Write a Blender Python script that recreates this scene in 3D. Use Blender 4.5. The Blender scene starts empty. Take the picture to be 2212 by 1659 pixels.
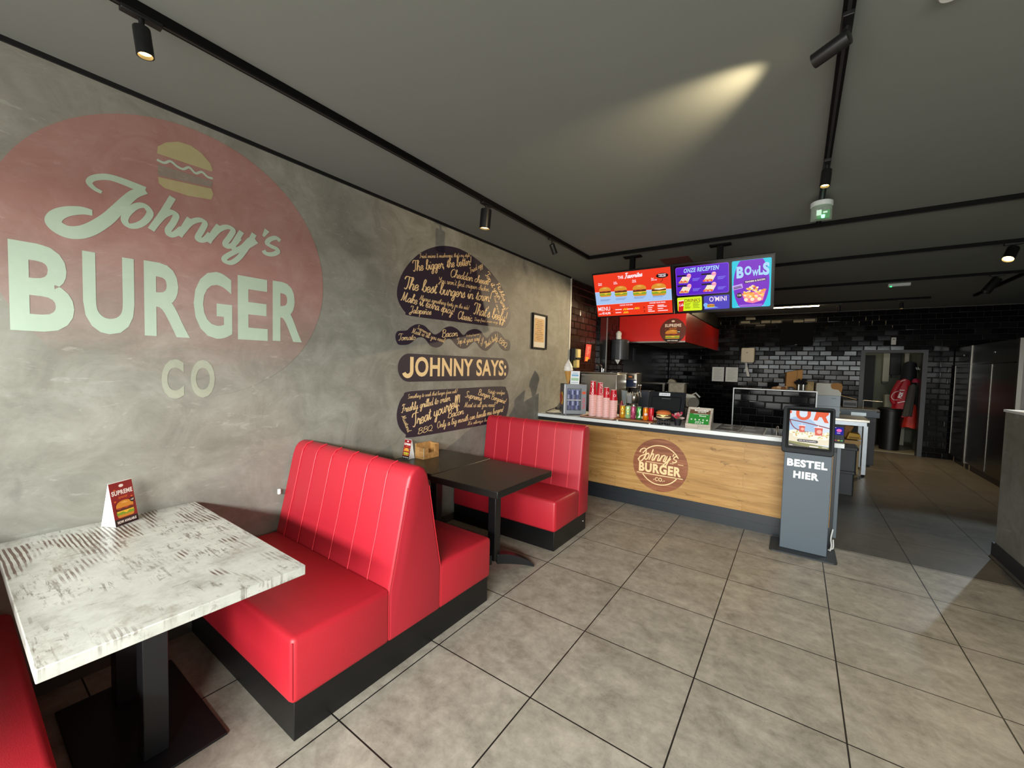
import bpy, bmesh, math, random
from mathutils import Vector, Matrix, Euler
PI = math.pi
SC = bpy.context.scene
COL = SC.collection

# ------------------------------------------------------------------ camera
cam_d = bpy.data.cameras.new('camera')
cam_d.sensor_fit = 'HORIZONTAL'; cam_d.sensor_width = 36.0
cam_d.lens = 876.2 / 2212 * 36.0
cam_d.clip_start = 0.02
cam = bpy.data.objects.new('camera', cam_d); COL.objects.link(cam)
_y, _p, _r = -0.61133, -0.04439, 0.02499
_f = Vector((math.sin(_y)*math.cos(_p), math.cos(_y)*math.cos(_p), math.sin(_p)))
_rt = Vector((math.cos(_y), -math.sin(_y), 0)); _up = _rt.cross(_f)
_R = _rt*math.cos(_r) + _up*math.sin(_r); _U = _up*math.cos(_r) - _rt*math.sin(_r)
cam.matrix_world = Matrix(((_R.x, _U.x, -_f.x, 1.5556), (_R.y, _U.y, -_f.y, -1.5762), (_R.z, _U.z, -_f.z, 1.5542), (0, 0, 0, 1)))
SC.camera = cam

# ------------------------------------------------------------------ view, world, daylight
SC.view_settings.view_transform = 'Standard'
SC.view_settings.look = 'None'
SC.view_settings.gamma = 1.0
SC.view_settings.exposure = 0.0
W = bpy.data.worlds.new('World'); SC.world = W; W.use_nodes = True
W.node_tree.nodes['Background'].inputs[0].default_value = (0.75, 0.88, 1.0, 1)
W.node_tree.nodes['Background'].inputs[1].default_value = 0.6

def area(name, loc, direction, sx, sy, power, color):
    d = bpy.data.lights.new(name, 'AREA'); d.shape = 'RECTANGLE'; d.size = sx; d.size_y = sy
    d.energy = power; d.color = color
    o = bpy.data.objects.new(name, d); COL.objects.link(o)
    o.location = loc; o.rotation_euler = Vector(direction).to_track_quat('-Z', 'Y').to_euler()
    return o
area('daylight_shopfront_sky', (2.3, -4.62, 2.36), (0.05, 1, -1.6), 5.4, 0.5, 900, (0.95, 1.0, 0.99))
area('daylight_shopfront_street', (2.2, -4.62, 1.15), (0, 1, 0), 6.4, 1.6, 270, (1.0, 0.98, 0.94))

# ------------------------------------------------------------------ materials
def newmat(name):
    m = bpy.data.materials.new(name); m.use_nodes = True
    nt = m.node_tree; b = nt.nodes['Principled BSDF']
    return m, nt, b
def srgb(c):
    if isinstance(c, str):
        c = c.lstrip('#'); c = [int(c[i:i+2], 16)/255 for i in (0, 2, 4)]
        c = [x/12.92 if x <= 0.04045 else ((x+0.055)/1.055)**2.4 for x in c]
    return (c[0], c[1], c[2], 1.0)
_mc = {}
def M(col, rough=0.5, metal=0.0, spec=0.5, emit=0.0, coat=0.0, alpha=1.0, trans=0.0, bump=0.0, bscale=200.0, vary=0.0, vscale=8.0):
    """procedural material: colour with optional grain, bump and slight tonal variation"""
    key = (str(col), rough, metal, spec, emit, coat, alpha, trans, bump, bscale, vary, vscale)
    if key in _mc: return _mc[key]
    m, nt, b = newmat('mat_%d' % len(_mc)); c = srgb(col)
    b.inputs['Base Color'].default_value = c
    b.inputs['Roughness'].default_value = rough; b.inputs['Metallic'].default_value = metal
    b.inputs['Specular IOR Level'].default_value = spec
    b.inputs['Coat Weight'].default_value = coat
    b.inputs['Alpha'].default_value = alpha; b.inputs['Transmission Weight'].default_value = trans
    if emit:
        b.inputs['Emission Color'].default_value = c; b.inputs['Emission Strength'].default_value = emit
        b.inputs['Base Color'].default_value = (c[0]*.04, c[1]*.04, c[2]*.04, 1)
    if bump or vary:
        tc = nt.nodes.new('ShaderNodeTexCoord')
    if bump:
        n = nt.nodes.new('ShaderNodeTexNoise'); n.inputs['Scale'].default_value = bscale; n.inputs['Detail'].default_value = 3
        nt.links.new(tc.outputs['Object'], n.inputs['Vector'])
        bp = nt.nodes.new('ShaderNodeBump'); bp.inputs['Strength'].default_value = bump; bp.inputs['Distance'].default_value = 0.002
        nt.links.new(n.outputs['Fac'], bp.inputs['Height']); nt.links.new(bp.outputs['Normal'], b.inputs['Normal'])
    if vary:
        n = nt.nodes.new('ShaderNodeTexNoise'); n.inputs['Scale'].default_value = vscale; n.inputs['Detail'].default_value = 5
        nt.links.new(tc.outputs['Object'], n.inputs['Vector'])
        mx = nt.nodes.new('ShaderNodeMix'); mx.data_type = 'RGBA'
        mx.inputs[6].default_value = tuple(x*(1-vary) for x in c[:3])+(1,); mx.inputs[7].default_value = tuple(min(1, x*(1+vary)) for x in c[:3])+(1,)
        nt.links.new(n.outputs['Fac'], mx.inputs[0]); nt.links.new(mx.outputs[2], b.inputs['Base Color'])
    _mc[key] = m
    return m
def E(col, s=1.0): return M(col, rough=0.25, emit=s)

class NT:
    """tiny node helper"""
    def __init__(s, nt): s.nt = nt
    def n(s, kind, **kw):
        x = s.nt.nodes.new('ShaderNode'+kind)
        for k, v in kw.items():
            if k.startswith('_'): setattr(x, k[1:], v)
            else: x.inputs[k.replace('0', ' ')].default_value = v
        return x
    def l(s, a, b): s.nt.links.new(a, b)
    def ramp(s, fac, stops, interp='LINEAR'):
        r = s.nt.nodes.new('ShaderNodeValToRGB'); r.color_ramp.interpolation = interp
        el = r.color_ramp.elements
        while len(el) < len(stops): el.new(0.5)
        for e, (p, c) in zip(el, stops):
            e.position = p; e.color = srgb(c) if not isinstance(c, (int, float)) else (c, c, c, 1)
        s.l(fac, r.inputs[0]); return r.outputs[0]
    def mix(s, fac, a, b, mode='MIX'):
        x = s.nt.nodes.new('ShaderNodeMix'); x.data_type = 'RGBA'; x.blend_type = mode
        for v, i in ((fac, 0), (a, 6), (b, 7)):
            if hasattr(v, 'is_output'): s.l(v, x.inputs[i])
            elif i == 0: x.inputs[0].default_value = v
            else: x.inputs[i].default_value = srgb(v)
        return x.outputs[2]
    def coords(s, scale=(1, 1, 1), rot=(0, 0, 0), kind='Object'):
        tc = s.nt.nodes.new('ShaderNodeTexCoord'); mp = s.nt.nodes.new('ShaderNodeMapping')
        mp.inputs['Scale'].default_value = scale; mp.inputs['Rotation'].default_value = rot
        s.l(tc.outputs[kind], mp.inputs['Vector']); return mp.outputs['Vector']
    def noise(s, vec, scale, detail=4, rough=0.55, dist=0.0):
        x = s.n('TexNoise', Scale=scale, Detail=detail, Roughness=rough, Distortion=dist); s.l(vec, x.inputs['Vector']); return x.outputs['Fac']
    def math(s, op, a, b=None):
        x = s.nt.nodes.new('ShaderNodeMath'); x.operation = op
        for i, v in enumerate((a, b)):
            if v is None: continue
            if hasattr(v, 'is_output'): s.l(v, x.inputs[i])
            else: x.inputs[i].default_value = v
        return x.outputs[0]
    def bump(s, h, strength, dist, b):
        x = s.n('Bump', Strength=strength, Distance=dist); s.l(h, x.inputs['Height']); s.l(x.outputs['Normal'], b.inputs['Normal'])

def plaster(name, tint=None, amount=0.0, edge=None, fade=None, dark=1.0):
    """trowelled grey cement plaster, optionally tinted with the colour of projected logo light"""
    m, nt, b = newmat(name); g = NT(nt)
    geo = nt.nodes.new('ShaderNodeNewGeometry'); v = geo.outputs['Position']
    big = g.noise(v, 1.3, 5, 0.6, 0.6)
    mpp = nt.nodes.new('ShaderNodeMapping'); mpp.inputs['Scale'].default_value = (1, 0.7, 1.6); mpp.inputs['Rotation'].default_value = (0.7, 0, 0)
    g.l(v, mpp.inputs['Vector']); vs = mpp.outputs['Vector']
    streak = g.noise(vs, 3.4, 9, 0.70, 0.5)
    fine = g.noise(v, 34, 4, 0.6)
    c = g.ramp(big, [(0.28, '#77746a'), (0.5, '#88867b'), (0.72, '#99978c')])
    c2 = g.ramp(streak, [(0.34, '#6e6b60'), (0.5, '#87857a'), (0.66, '#a2a096')])
    c = g.mix(0.42, c, c2)
    mid = g.ramp(g.noise(v, 3.0, 6, 0.7, 1.2), [(0.36, '#726f65'), (0.5, '#8b897e'), (0.64, '#a5a399')])
    c = g.mix(0.4, c, mid)
    mps = nt.nodes.new('ShaderNodeMapping'); mps.inputs['Scale'].default_value = (1, 2.2, 7.5); mps.inputs['Rotation'].default_value = (-0.6, 0, 0)
    g.l(v, mps.inputs['Vector'])
    scr_ = g.noise(mps.outputs['Vector'], 2.4, 8, 0.72, 1.6)
    c = g.mix(g.math('MULTIPLY', g.ramp(scr_, [(0.60, 0.0), (0.66, 1.0)]), 0.28), c, '#bcbab0')
    c = g.mix(g.math('MULTIPLY', g.ramp(scr_, [(0.33, 1.0), (0.38, 0.0)]), 0.22), c, '#5f5c52')
    sp = g.ramp(g.noise(v, 9, 2, 0.4), [(0.69, 0.0), (0.75, 1.0)])
    c = g.mix(g.math('MULTIPLY', sp, 0.3), c, '#65635c')
    c = g.mix(g.math('MULTIPLY', fine, 0.12), c, '#5c5a54')
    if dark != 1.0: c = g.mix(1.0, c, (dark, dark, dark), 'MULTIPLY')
    if tint is not None:
        fac = amount
        if fade:
            z0, z1, side = fade                                            # projected light, painted weaker towards the bottom of the logo
            sx = nt.nodes.new('ShaderNodeSeparateXYZ'); g.l(v, sx.inputs[0])
            t = g.math('DIVIDE', g.math('SUBTRACT', g.math('ADD', sx.outputs['Z'], g.math('MULTIPLY', sx.outputs['Y'], side)), z0), z1-z0)
            t = g.math('ADD', t, g.math('MULTIPLY', g.math('SUBTRACT', streak, 0.5), 0.8))
            cl = nt.nodes.new('ShaderNodeClamp'); g.l(t, cl.inputs['Value'])
            fac = g.math('MULTIPLY', cl.outputs[0], amount)
        c = g.mix(fac, c, tint)
    g.l(c, b.inputs['Base Color'])
    b.inputs['Roughness'].default_value = 0.62; b.inputs['Specular IOR Level'].default_value = 0.25
    g.bump(g.math('ADD', streak, g.math('MULTIPLY', fine, 0.3)), 0.25, 0.004, b)
    return m
PLASTER = plaster('grey_plaster')
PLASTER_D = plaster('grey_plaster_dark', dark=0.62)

def floor_mat(name, cols, grout, rough=0.42):
    m, nt, b = newmat(name); g = NT(nt); v = g.coords()
    br = g.n('TexBrick', Scale=1.0, _offset=0.0, _squash=1.0)
    br.inputs['Brick Width'].default_value = 0.6; br.inputs['Row Height'].default_value = 0.6
    br.inputs['Mortar Size'].default_value = 0.0035; br.inputs['Mortar Smooth'].default_value = 0.1; br.inputs['Bias'].default_value = 0.0
    br.inputs['Color1'].default_value = (0.42, 0.42, 0.42, 1); br.inputs['Color2'].default_value = (0.58, 0.58, 0.58, 1)
    g.l(v, br.inputs['Vector'])
    vx = g.coords((1.0, 2.0, 1.0))
    n1 = g.noise(vx, 3.2, 9, 0.66, 0.4); n2 = g.noise(v, 20, 7, 0.72); n3 = g.noise(v, 95, 3, 0.6)
    n4 = g.noise(v, 7.5, 8, 0.75, 0.8)
    t = g.math('ADD', g.math('MULTIPLY', n1, 0.35), g.math('ADD', g.math('MULTIPLY', n2, 0.3), g.math('MULTIPLY', n4, 0.35)))
    c = g.ramp(t, [(0.34, cols[0]), (0.47, cols[1]), (0.62, cols[2])])
    pit = g.ramp(n3, [(0.30, 1.0), (0.36, 0.0)])
    c = g.mix(g.math('MULTIPLY', pit, 0.45), c, cols[0])
    c = g.mix(0.3, c, br.outputs['Color'], 'OVERLAY')
    c = g.mix(br.outputs['Fac'], c, grout)
    g.l(c, b.inputs['Base Color'])
    b.inputs['Roughness'].default_value = rough; b.inputs['Specular IOR Level'].default_value = 0.4
    hb = g.math('SUBTRACT', g.math('MULTIPLY', n2, 0.12), br.outputs['Fac'])
    g.bump(hb, 0.5, 0.0015, b)
    return m
FLOOR = floor_mat('stone_floor_tile', ['#675f54', '#8b8477', '#a8a092'], '#1b1a18', 0.4)
FLOOR_K = floor_mat('dark_kitchen_tile', ['#443f38', '#514c44', '#5e594f'], '#1f1e1b', 0.36)

def wood_oak(name, cols, board=0.115, axis='xz', knots=True, blen=1.0, seam=0.6):
    m, nt, b = newmat(name); g = NT(nt)
    v0 = g.coords((1, 1, 1), (PI/2, 0, 0) if axis == 'xz' else (0, 0, 0))
    br = g.n('TexBrick', Scale=1.0, _offset=0.37, _squash=1.0)
    br.inputs['Brick Width'].default_value = blen; br.inputs['Row Height'].default_value = board; br.inputs['Mortar Size'].default_value = 0.0012
    br.inputs['Color1'].default_value = (0.3, 0.3, 0.3, 1); br.inputs['Color2'].default_value = (0.7, 0.7, 0.7, 1)
    g.l(v0, br.inputs['Vector'])
    vg = g.coords((1.2, 14, 14) if axis == 'xz' else (1.2, 14, 14))
    off = g.n('VectorMath', _operation='ADD'); g.l(vg, off.inputs[0]); g.l(br.outputs['Color'], off.inputs[1])
    gr = g.noise(off.outputs[0], 2.2, 8, 0.62, 0.5)
    c = g.ramp(gr, [(0.3, cols[0]), (0.5, cols[1]), (0.72, cols[2])])
    c = g.mix(0.22, c, br.outputs['Color'], 'OVERLAY')
    if knots:
        kn = g.ramp(g.noise(g.coords((2.6, 6.5, 6.5)), 2.3, 4, 0.55, 1.2), [(0.63, 0.0), (0.69, 1.0)])
        c = g.mix(g.math('MULTIPLY', kn, 0.6), c, '#5f4120')
        fk = g.ramp(g.noise(g.coords((5, 40, 40)), 2.0, 4, 0.6, 0.4), [(0.66, 0.0), (0.74, 1.0)])
        c = g.mix(g.math('MULTIPLY', fk, 0.35), c, '#7a5326')
    c = g.mix(g.math('MULTIPLY', br.outputs['Fac'], seam), c, '#7a5526')
    g.l(c, b.inputs['Base Color']); b.inputs['Roughness'].default_value = 0.42; b.inputs['Specular IOR Level'].default_value = 0.35
    return m
OAK = wood_oak('oak_boards', ['#936d3a', '#a9804a', '#ba945c'], 0.135, 'xz', True, 1.3, 0.3)
WALNUT = wood_oak('walnut_disc', ['#6a3d28', '#8a5338', '#a26a4a'], 0.05, 'xz', False)
CRATEWOOD = wood_oak('crate_wood', ['#8a6236', '#b0824c', '#c89c66'], 0.2, 'xz', False)
GREYWOOD = wood_oak('pale_grey_wood', ['#94887a', '#b3a898', '#c6bcae'], 0.3, 'xz', False)

def distressed():
    m, nt, b = newmat('distressed_white_wood'); g = NT(nt); v = g.coords()
    base = g.ramp(g.noise(v, 4.5, 8, 0.72), [(0.32, '#98958d'), (0.48, '#b9b8af'), (0.68, '#cbcac1')])
    mul = lambda a, b_: g.math('MULTIPLY', a, b_)
    # worn-through grain: wavy lines of brown wood inside large patches
    wv = g.n('TexWave', _wave_type='BANDS', _bands_direction='Y', Scale=21.0, Distortion=7.0, Detail=3.0); wv.inputs['Detail Scale'].default_value = 0.28; wv.inputs['Detail Roughness'].default_value = 0.55
    g.l(g.coords((0.45, 1.0, 1), (0, 0, -0.06)), wv.inputs['Vector'])
    thick = g.noise(g.coords((6, 9, 1)), 1.3, 4, 0.6)
    band = g.ramp(g.math('ADD', wv.outputs['Fac'], g.math('MULTIPLY', thick, 0.9)), [(0.98, 0.0), (1.10, 1.0)])
    patch = g.ramp(g.noise(g.coords((0.75, 1.2, 1)), 2.6, 3, 0.55, 0.8), [(0.53, 0.0), (0.59, 1.0)])
    brk = g.ramp(g.noise(g.coords((2.6, 9, 1)), 1.7, 5, 0.62), [(0.38, 0.0), (0.46, 1.0)])
    c = g.mix(mul(mul(mul(band, patch), brk), 0.92), base, '#55372a')
    # fine scratches across and along the boards
    gate = g.ramp(g.noise(v, 4.2, 4, 0.6, 0.3), [(0.46, 0.0), (0.58, 1.0)])
    s1 = g.ramp(g.noise(g.coords((8, 60, 1)), 1.0, 6, 0.7, 0.4), [(0.54, 0.0), (0.62, 1.0)])
    s2 = g.ramp(g.noise(g.coords((46, 9, 1)), 1.0, 6, 0.7, 0.6), [(0.58, 0.0), (0.66, 1.0)])
    c = g.mix(mul(mul(s1, gate), 0.75), c, '#5f5348')
    gate2 = g.ramp(g.noise(g.coords((1, 1, 1), (0, 0, 1.0)), 5.0, 3, 0.6), [(0.5, 0.0), (0.6, 1.0)])
    c = g.mix(mul(mul(s2, gate2), 0.7), c, '#665c52')
    blot = g.ramp(g.noise(g.coords((1.4, 2.2, 1)), 2.4, 6, 0.75), [(0.56, 0.0), (0.68, 1.0)])
    c = g.mix(mul(blot, 0.5), c, '#75614f')
    sm = g.ramp(g.noise(v, 40, 4, 0.7), [(0.57, 0.0), (0.66, 1.0)])
    c = g.mix(mul(mul(sm, gate), 0.6), c, '#5a5046')
    g.l(c, b.inputs['Base Color']); b.inputs['Roughness'].default_value = 0.36; b.inputs['Specular IOR Level'].default_value = 0.45
    return m
WHITEWOOD = distressed()
def steel(name, col, rough=0.3, axis=(1, 40, 1)):
    m, nt, b = newmat(name); g = NT(nt)
    n = g.noise(g.coords(axis), 6, 4, 0.6)
    c = g.ramp(n, [(0.3, tuple(x*0.8 for x in srgb(col)[:3])), (0.7, srgb(col)[:3])]); g.l(c, b.inputs['Base Color'])
    b.inputs['Metallic'].default_value = 1.0; b.inputs['Roughness'].default_value = rough
    return m
STEEL = steel('brushed_steel', '#b9b4aa', 0.28); STEEL_D = steel('dark_steel', '#6f6c68', 0.3, (40, 40, 1)); CHROME = M('#e4e4e4', 0.12, 1.0)
RED = M('#ad1f2b', 0.42, 0, 0.5, bump=0.25, bscale=420, vary=0.06, vscale=5)
RED2 = M('#a91f2d', 0.42, 0, 0.5, bump=0.25, bscale=420)
MATTE = M('#060606', 0.7, 0, 0.15)
BLACK = M('#0c0c0d', 0.45, vary=0.15, vscale=30); BLACKM = M('#101113', 0.35); BLACKTOP = M('#1b1917', 0.33, 0, 0.4, vary=0.2, vscale=14)
BASE = M('#0a0a0b', 0.38, vary=0.3, vscale=9)
ANTHRA = M('#3b4248', 0.5, vary=0.05); ANTHRA_D = M('#1c2023', 0.5); KGREY = M('#4a555d', 0.48, vary=0.04)
WHITE = M('#e8ebe8', 0.35, vary=0.03); CREAM = M('#eccd97', 0.6, vary=0.03); DECAL = M('#2b2230', 0.55, vary=0.08); PAPER = M('#eeeee8', 0.7)
TILE = M('#0b0b0d', 0.11, 0, 0.16, vary=0.35, vscale=3); GROUT = M('#514e4a', 0.8)
CEIL = M('#787c77', 0.85, 0, 0.15, vary=0.05, vscale=1.5)
GLASS = M('#dfe6ea', 0.02, 0, 0.5, alpha=0.05)
CARD = M('#a8763c', 0.75, vary=0.08); CARD_L = M('#caa26c', 0.75, vary=0.06)

# ------------------------------------------------------------------ geometry helpers
class Frame:
    def __init__(s, o, ux, uy):
        s.o = Vector(o); s.ux = Vector(ux).normalized(); s.uy = Vector(uy).normalized(); s.n = s.ux.cross(s.uy)
    def p(s, u, v, w=0.0): return s.o + s.ux*u + s.uy*v + s.n*w
    def at(s, u, v, w=0.0, ang=0.0):
        c, q = math.cos(ang), math.sin(ang)
        return Frame(s.p(u, v, w), s.ux*c + s.uy*q, s.uy*c - s.ux*q)
def smooth_closed(pts, k=6):
    n = len(pts); out = []
    for i in range(n):
        p0, p1, p2, p3 = (Vector(pts[(i+j) % n]) for j in (-1, 0, 1, 2))
        for a in range(k):
            t = a/k
            out.append(0.5*((2*p1) + (p2-p0)*t + (2*p0-5*p1+4*p2-p3)*t*t + (3*p1-p0-3*p2+p3)*t**3))
    return out
def smooth_open(pts, k=5):
    pts = [Vector(p) for p in pts]
    if len(pts) < 3: return pts
    e = [2*pts[0]-pts[1]] + pts + [2*pts[-1]-pts[-2]]; out = []
    for i in range(len(pts)-1):
        p0, p1, p2, p3 = e[i:i+4]
        for a in range(k):
            t = a/k
            out.append(0.5*((2*p1) + (p2-p0)*t + (2*p0-5*p1+4*p2-p3)*t*t + (3*p1-p0-3*p2+p3)*t**3))
    out.append(pts[-1]); return out
def circ(cx, cy, r, n=40, ry=None): return [(cx+r*math.cos(2*PI*i/n), cy+(ry or r)*math.sin(2*PI*i/n)) for i in range(n)]
def rrect(x0, x1, y0, y1, r, k=6):
    out = []
    for cx, cy, a in ((x1-r, y1-r, 0), (x0+r, y1-r, 90), (x0+r, y0+r, 180), (x1-r, y0+r, 270)):
        for i in range(k+1):
            t = math.radians(a+90*i/k); out.append((cx+r*math.cos(t), cy+r*math.sin(t)))
    return out
_tc = {}
def text2d(s, bold=0.0, shear=0.0):
    key = (s, bold, shear)
    if key not in _tc:
        c = bpy.data.curves.new('t', 'FONT'); c.body = s; c.offset = bold; c.shear = shear; c.resolution_u = 4; c.space_character = 1.0+2.4*bold
        o = bpy.data.objects.new('t', c); COL.objects.link(o)
        dg = bpy.context.evaluated_depsgraph_get()
        me = bpy.data.meshes.new_from_object(o.evaluated_get(dg))
        _tc[key] = ([(v.co.x, v.co.y) for v in me.vertices], [tuple(p.vertices) for p in me.polygons])
        bpy.data.objects.remove(o); bpy.data.curves.remove(c); bpy.data.meshes.remove(me)
    return _tc[key]
CAP = None
class MB:
    def __init__(s): s.v = []; s.f = []; s.m = []
    def add(s, vs, fs, mi=0):
        b = len(s.v); s.v += [Vector(x) for x in vs]
        for f in fs: s.f.append(tuple(b+i for i in f)); s.m.append(mi)
        return s
    def box(s, x0, x1, y0, y1, z0, z1, mi=0):
        vs = [(x, y, z) for z in (z0, z1) for y in (y0, y1) for x in (x0, x1)]
        return s.add(vs, [(0, 2, 3, 1), (4, 5, 7, 6), (0, 1, 5, 4), (2, 6, 7, 3), (0, 4, 6, 2), (1, 3, 7, 5)], mi)
    def fbox(s, F, u0, u1, v0, v1, w0, w1, mi=0): return s.plate(F, [(u0, v0), (u1, v0), (u1, v1), (u0, v1)], w0, w1, mi)
    def plate(s, F, pts, w0, w1, mi=0, mside=None):
        pts = [tuple(p) for p in pts]
        a = sum(pts[i][0]*pts[(i+1) % len(pts)][1]-pts[(i+1) % len(pts)][0]*pts[i][1] for i in range(len(pts)))
        if a < 0: pts = pts[::-1]
        n = len(pts)
        b = len(s.v); s.v += [F.p(u, v, w0) for u, v in pts] + [F.p(u, v, w1) for u, v in pts]
        s.f.append(tuple(b+n+i for i in range(n))); s.m.append(mi)
        s.f.append(tuple(b+i for i in reversed(range(n)))); s.m.append(mi if mside is None else mside)
        for i in range(n):
            j = (i+1) % n; s.f.append((b+i, b+j, b+n+j, b+n+i)); s.m.append(mi if mside is None else mside)
        return s
    def flat(s, F, pts, w, mi=0):
        pts = [tuple(p) for p in pts]
        a = sum(pts[i][0]*pts[(i+1) % len(pts)][1]-pts[(i+1) % len(pts)][0]*pts[i][1] for i in range(len(pts)))
        if a < 0: pts = pts[::-1]
        return s.add([F.p(u, v, w) for u, v in pts], [tuple(range(len(pts)))], mi)
    def ring(s, F, cu, cv, r0, r1, a0, a1, w0, w1, mi=0, n=48):
        b = len(s.v)
        for i in range(n+1):
            t = a0+(a1-a0)*i/n; c, q = math.cos(t), math.sin(t)
            s.v += [F.p(cu+r0*c, cv+r0*q, w0), F.p(cu+r1*c, cv+r1*q, w0), F.p(cu+r1*c, cv+r1*q, w1), F.p(cu+r0*c, cv+r0*q, w1)]
        for i in range(n):
            p = b+4*i; q = p+4
            for j in range(4):
                k = (j+1) % 4; s.f.append((p+j, p+k, q+k, q+j)); s.m.append(mi)
        return s
    def lathe(s, prof, c, n=24, mi=0, ax=None, mis=None, cap=True):
        F = ax or Frame(c, (1, 0, 0), (0, 1, 0)); b = len(s.v)
        for r, z in prof:
            for i in range(n):
                t = 2*PI*i/n; s.v.append(F.p(r*math.cos(t), r*math.sin(t), z))
        for j in range(len(prof)-1):
            for i in range(n):
                k = (i+1) % n; s.f.append((b+j*n+i, b+j*n+k, b+(j+1)*n+k, b+(j+1)*n+i)); s.m.append(mis[j] if mis else mi)
        if cap:
            s.f.append(tuple(b+i for i in reversed(range(n)))); s.m.append(mis[0] if mis else mi)
            e = b+(len(prof)-1)*n; s.f.append(tuple(e+i for i in range(n))); s.m.append(mis[-1] if mis else mi)
        return s
    def tube(s, path, r, n=8, mi=0, rs=None):
        path = [Vector(p) for p in path]; b = len(s.v); m = len(path)
        up = None
        for i, p in enumerate(path):
            d = (path[min(i+1, m-1)]-path[max(i-1, 0)]).normalized()
            if up is None: up = d.orthogonal().normalized()
            else: up = (up-d*up.dot(d)).normalized()
            sd = d.cross(up); rr = rs[i] if rs else r
            for k in range(n):
                t = 2*PI*k/n; s.v.append(p+up*rr*math.cos(t)+sd*rr*math.sin(t))
        for i in range(m-1):
            for k in range(n):
                q = (k+1) % n; s.f.append((b+i*n+k, b+i*n+q, b+(i+1)*n+q, b+(i+1)*n+k)); s.m.append(mi)
        s.f.append(tuple(b+k for k in reversed(range(n)))); s.m.append(mi)
        s.f.append(tuple(b+(m-1)*n+k for k in range(n))); s.m.append(mi)
        return s
    def text(s, F, t, u, v, h, w=None, align='l', bold=0.0, shear=0.0, mi=0, off=0.0012, ang=0.0, xs=1.0):
        global CAP
        if CAP is None: CAP = max(y for x, y in text2d('H')[0])
        vs, fs = text2d(t, bold, shear)
        x0 = min(x for x, y in vs); x1 = max(x for x, y in vs); k = h/(CAP+2*bold)
        kx = w/(x1-x0) if w else k*xs
        wd = (x1-x0)*kx; dx = {'l': 0, 'c': -wd/2, 'r': -wd}[align]
        G = F.at(u, v, 0, ang)
        return s.add([G.p(dx+(x-x0)*kx, (y+bold)*k, off) for x, y in vs], fs, mi)
    def ribbon(s, F, pts, hw, off, mi=0, nib=0.0, k=5, th=0.0):
        P = [Vector(p) for p in smooth_open(pts, k)]; m = len(P); b = len(s.v)
        for i, p in enumerate(P):
            d = P[min(i+1, m-1)]-P[max(i-1, 0)]
            if d.length < 1e-9: d = Vector((1, 0))
            d.normalize(); h = hw(i/(m-1)) if callable(hw) else hw
            if nib: h = h*(1-nib+nib*abs(d.y*0.94+d.x*0.34))
            nx = Vector((-d.y, d.x)); a = p+nx*h; c = p-nx*h
            w = off+0.0001*i/m; s.v += [F.p(a.x, a.y, w), F.p(c.x, c.y, w)]
        for i in range(m-1):
            q = b+2*i; s.f.append((q+1, q+3, q+2, q)); s.m.append(mi)
        return s
    def build(s, name, mats, parent=None, bevel=0.0, seg=2, smooth=None, bang=40, origin=None, puff=False):
        if not isinstance(mats, (list, tuple)): mats = [mats]
        o0 = Vector(origin) if origin is not None else (LOC.get(parent.name, Vector((0, 0, 0))) if parent else Vector((0, 0, 0)))
        me = bpy.data.meshes.new(name); me.from_pydata([tuple(v-o0) for v in s.v], [], s.f)
        for m in mats: me.materials.append(m)
        me.polygons.foreach_set('material_index', s.m); me.update()
        if bevel:
            bm = bmesh.new(); bm.from_mesh(me); bmesh.ops.remove_doubles(bm, verts=bm.verts, dist=1e-5)
            bmesh.ops.recalc_face_normals(bm, faces=bm.faces)
            ed = [e for e in bm.edges if len(e.link_faces) == 2 and e.calc_face_angle(0) > math.radians(bang)]
            rb_ = bmesh.ops.bevel(bm, geom=ed, offset=bevel, segments=seg, profile=0.5, affect='EDGES', clamp_overlap=True)
            if not puff:
                for fc in rb_['faces']: fc.smooth = True
            bm.to_mesh(me); bm.free()
        if smooth is None: smooth = 38 if (bevel and puff) else 0
        if smooth:
            me.polygons.foreach_set('use_smooth', [True]*len(me.polygons)); me.set_sharp_from_angle(angle=math.radians(smooth))
        o = bpy.data.objects.new(name, me); COL.objects.link(o)
        if parent: o.parent = parent; LOC[o.name] = o0
        else: o.location = o0; LOC[o.name] = o0
        return o
LOC = {}
def props(o, label, cat, group=None):
    o['label'] = label; o['category'] = cat
    if group: o['group'] = group
    return o
def thing(name, label, cat, loc=(0, 0, 0), group=None):
    o = bpy.data.objects.new(name, None); COL.objects.link(o); o.empty_display_size = 0.05
    o.location = loc; LOC[o.name] = Vector(loc); return props(o, label, cat, group)
def struct(o): o['kind'] = 'structure'; return o
def copy_tree(root, loc, label, group=None, rotz=None):
    r = root.copy(); COL.objects.link(r); r.location = loc
    r['label'] = label
    if group: r['group'] = group
    if rotz is not None: r.rotation_euler = (0, 0, rotz)
    for ch in list(root.children):
        c = ch.copy(); COL.objects.link(c); c.parent = r
        for g in list(ch.children):
            d = g.copy(); COL.objects.link(d); d.parent = c
    return r

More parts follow.
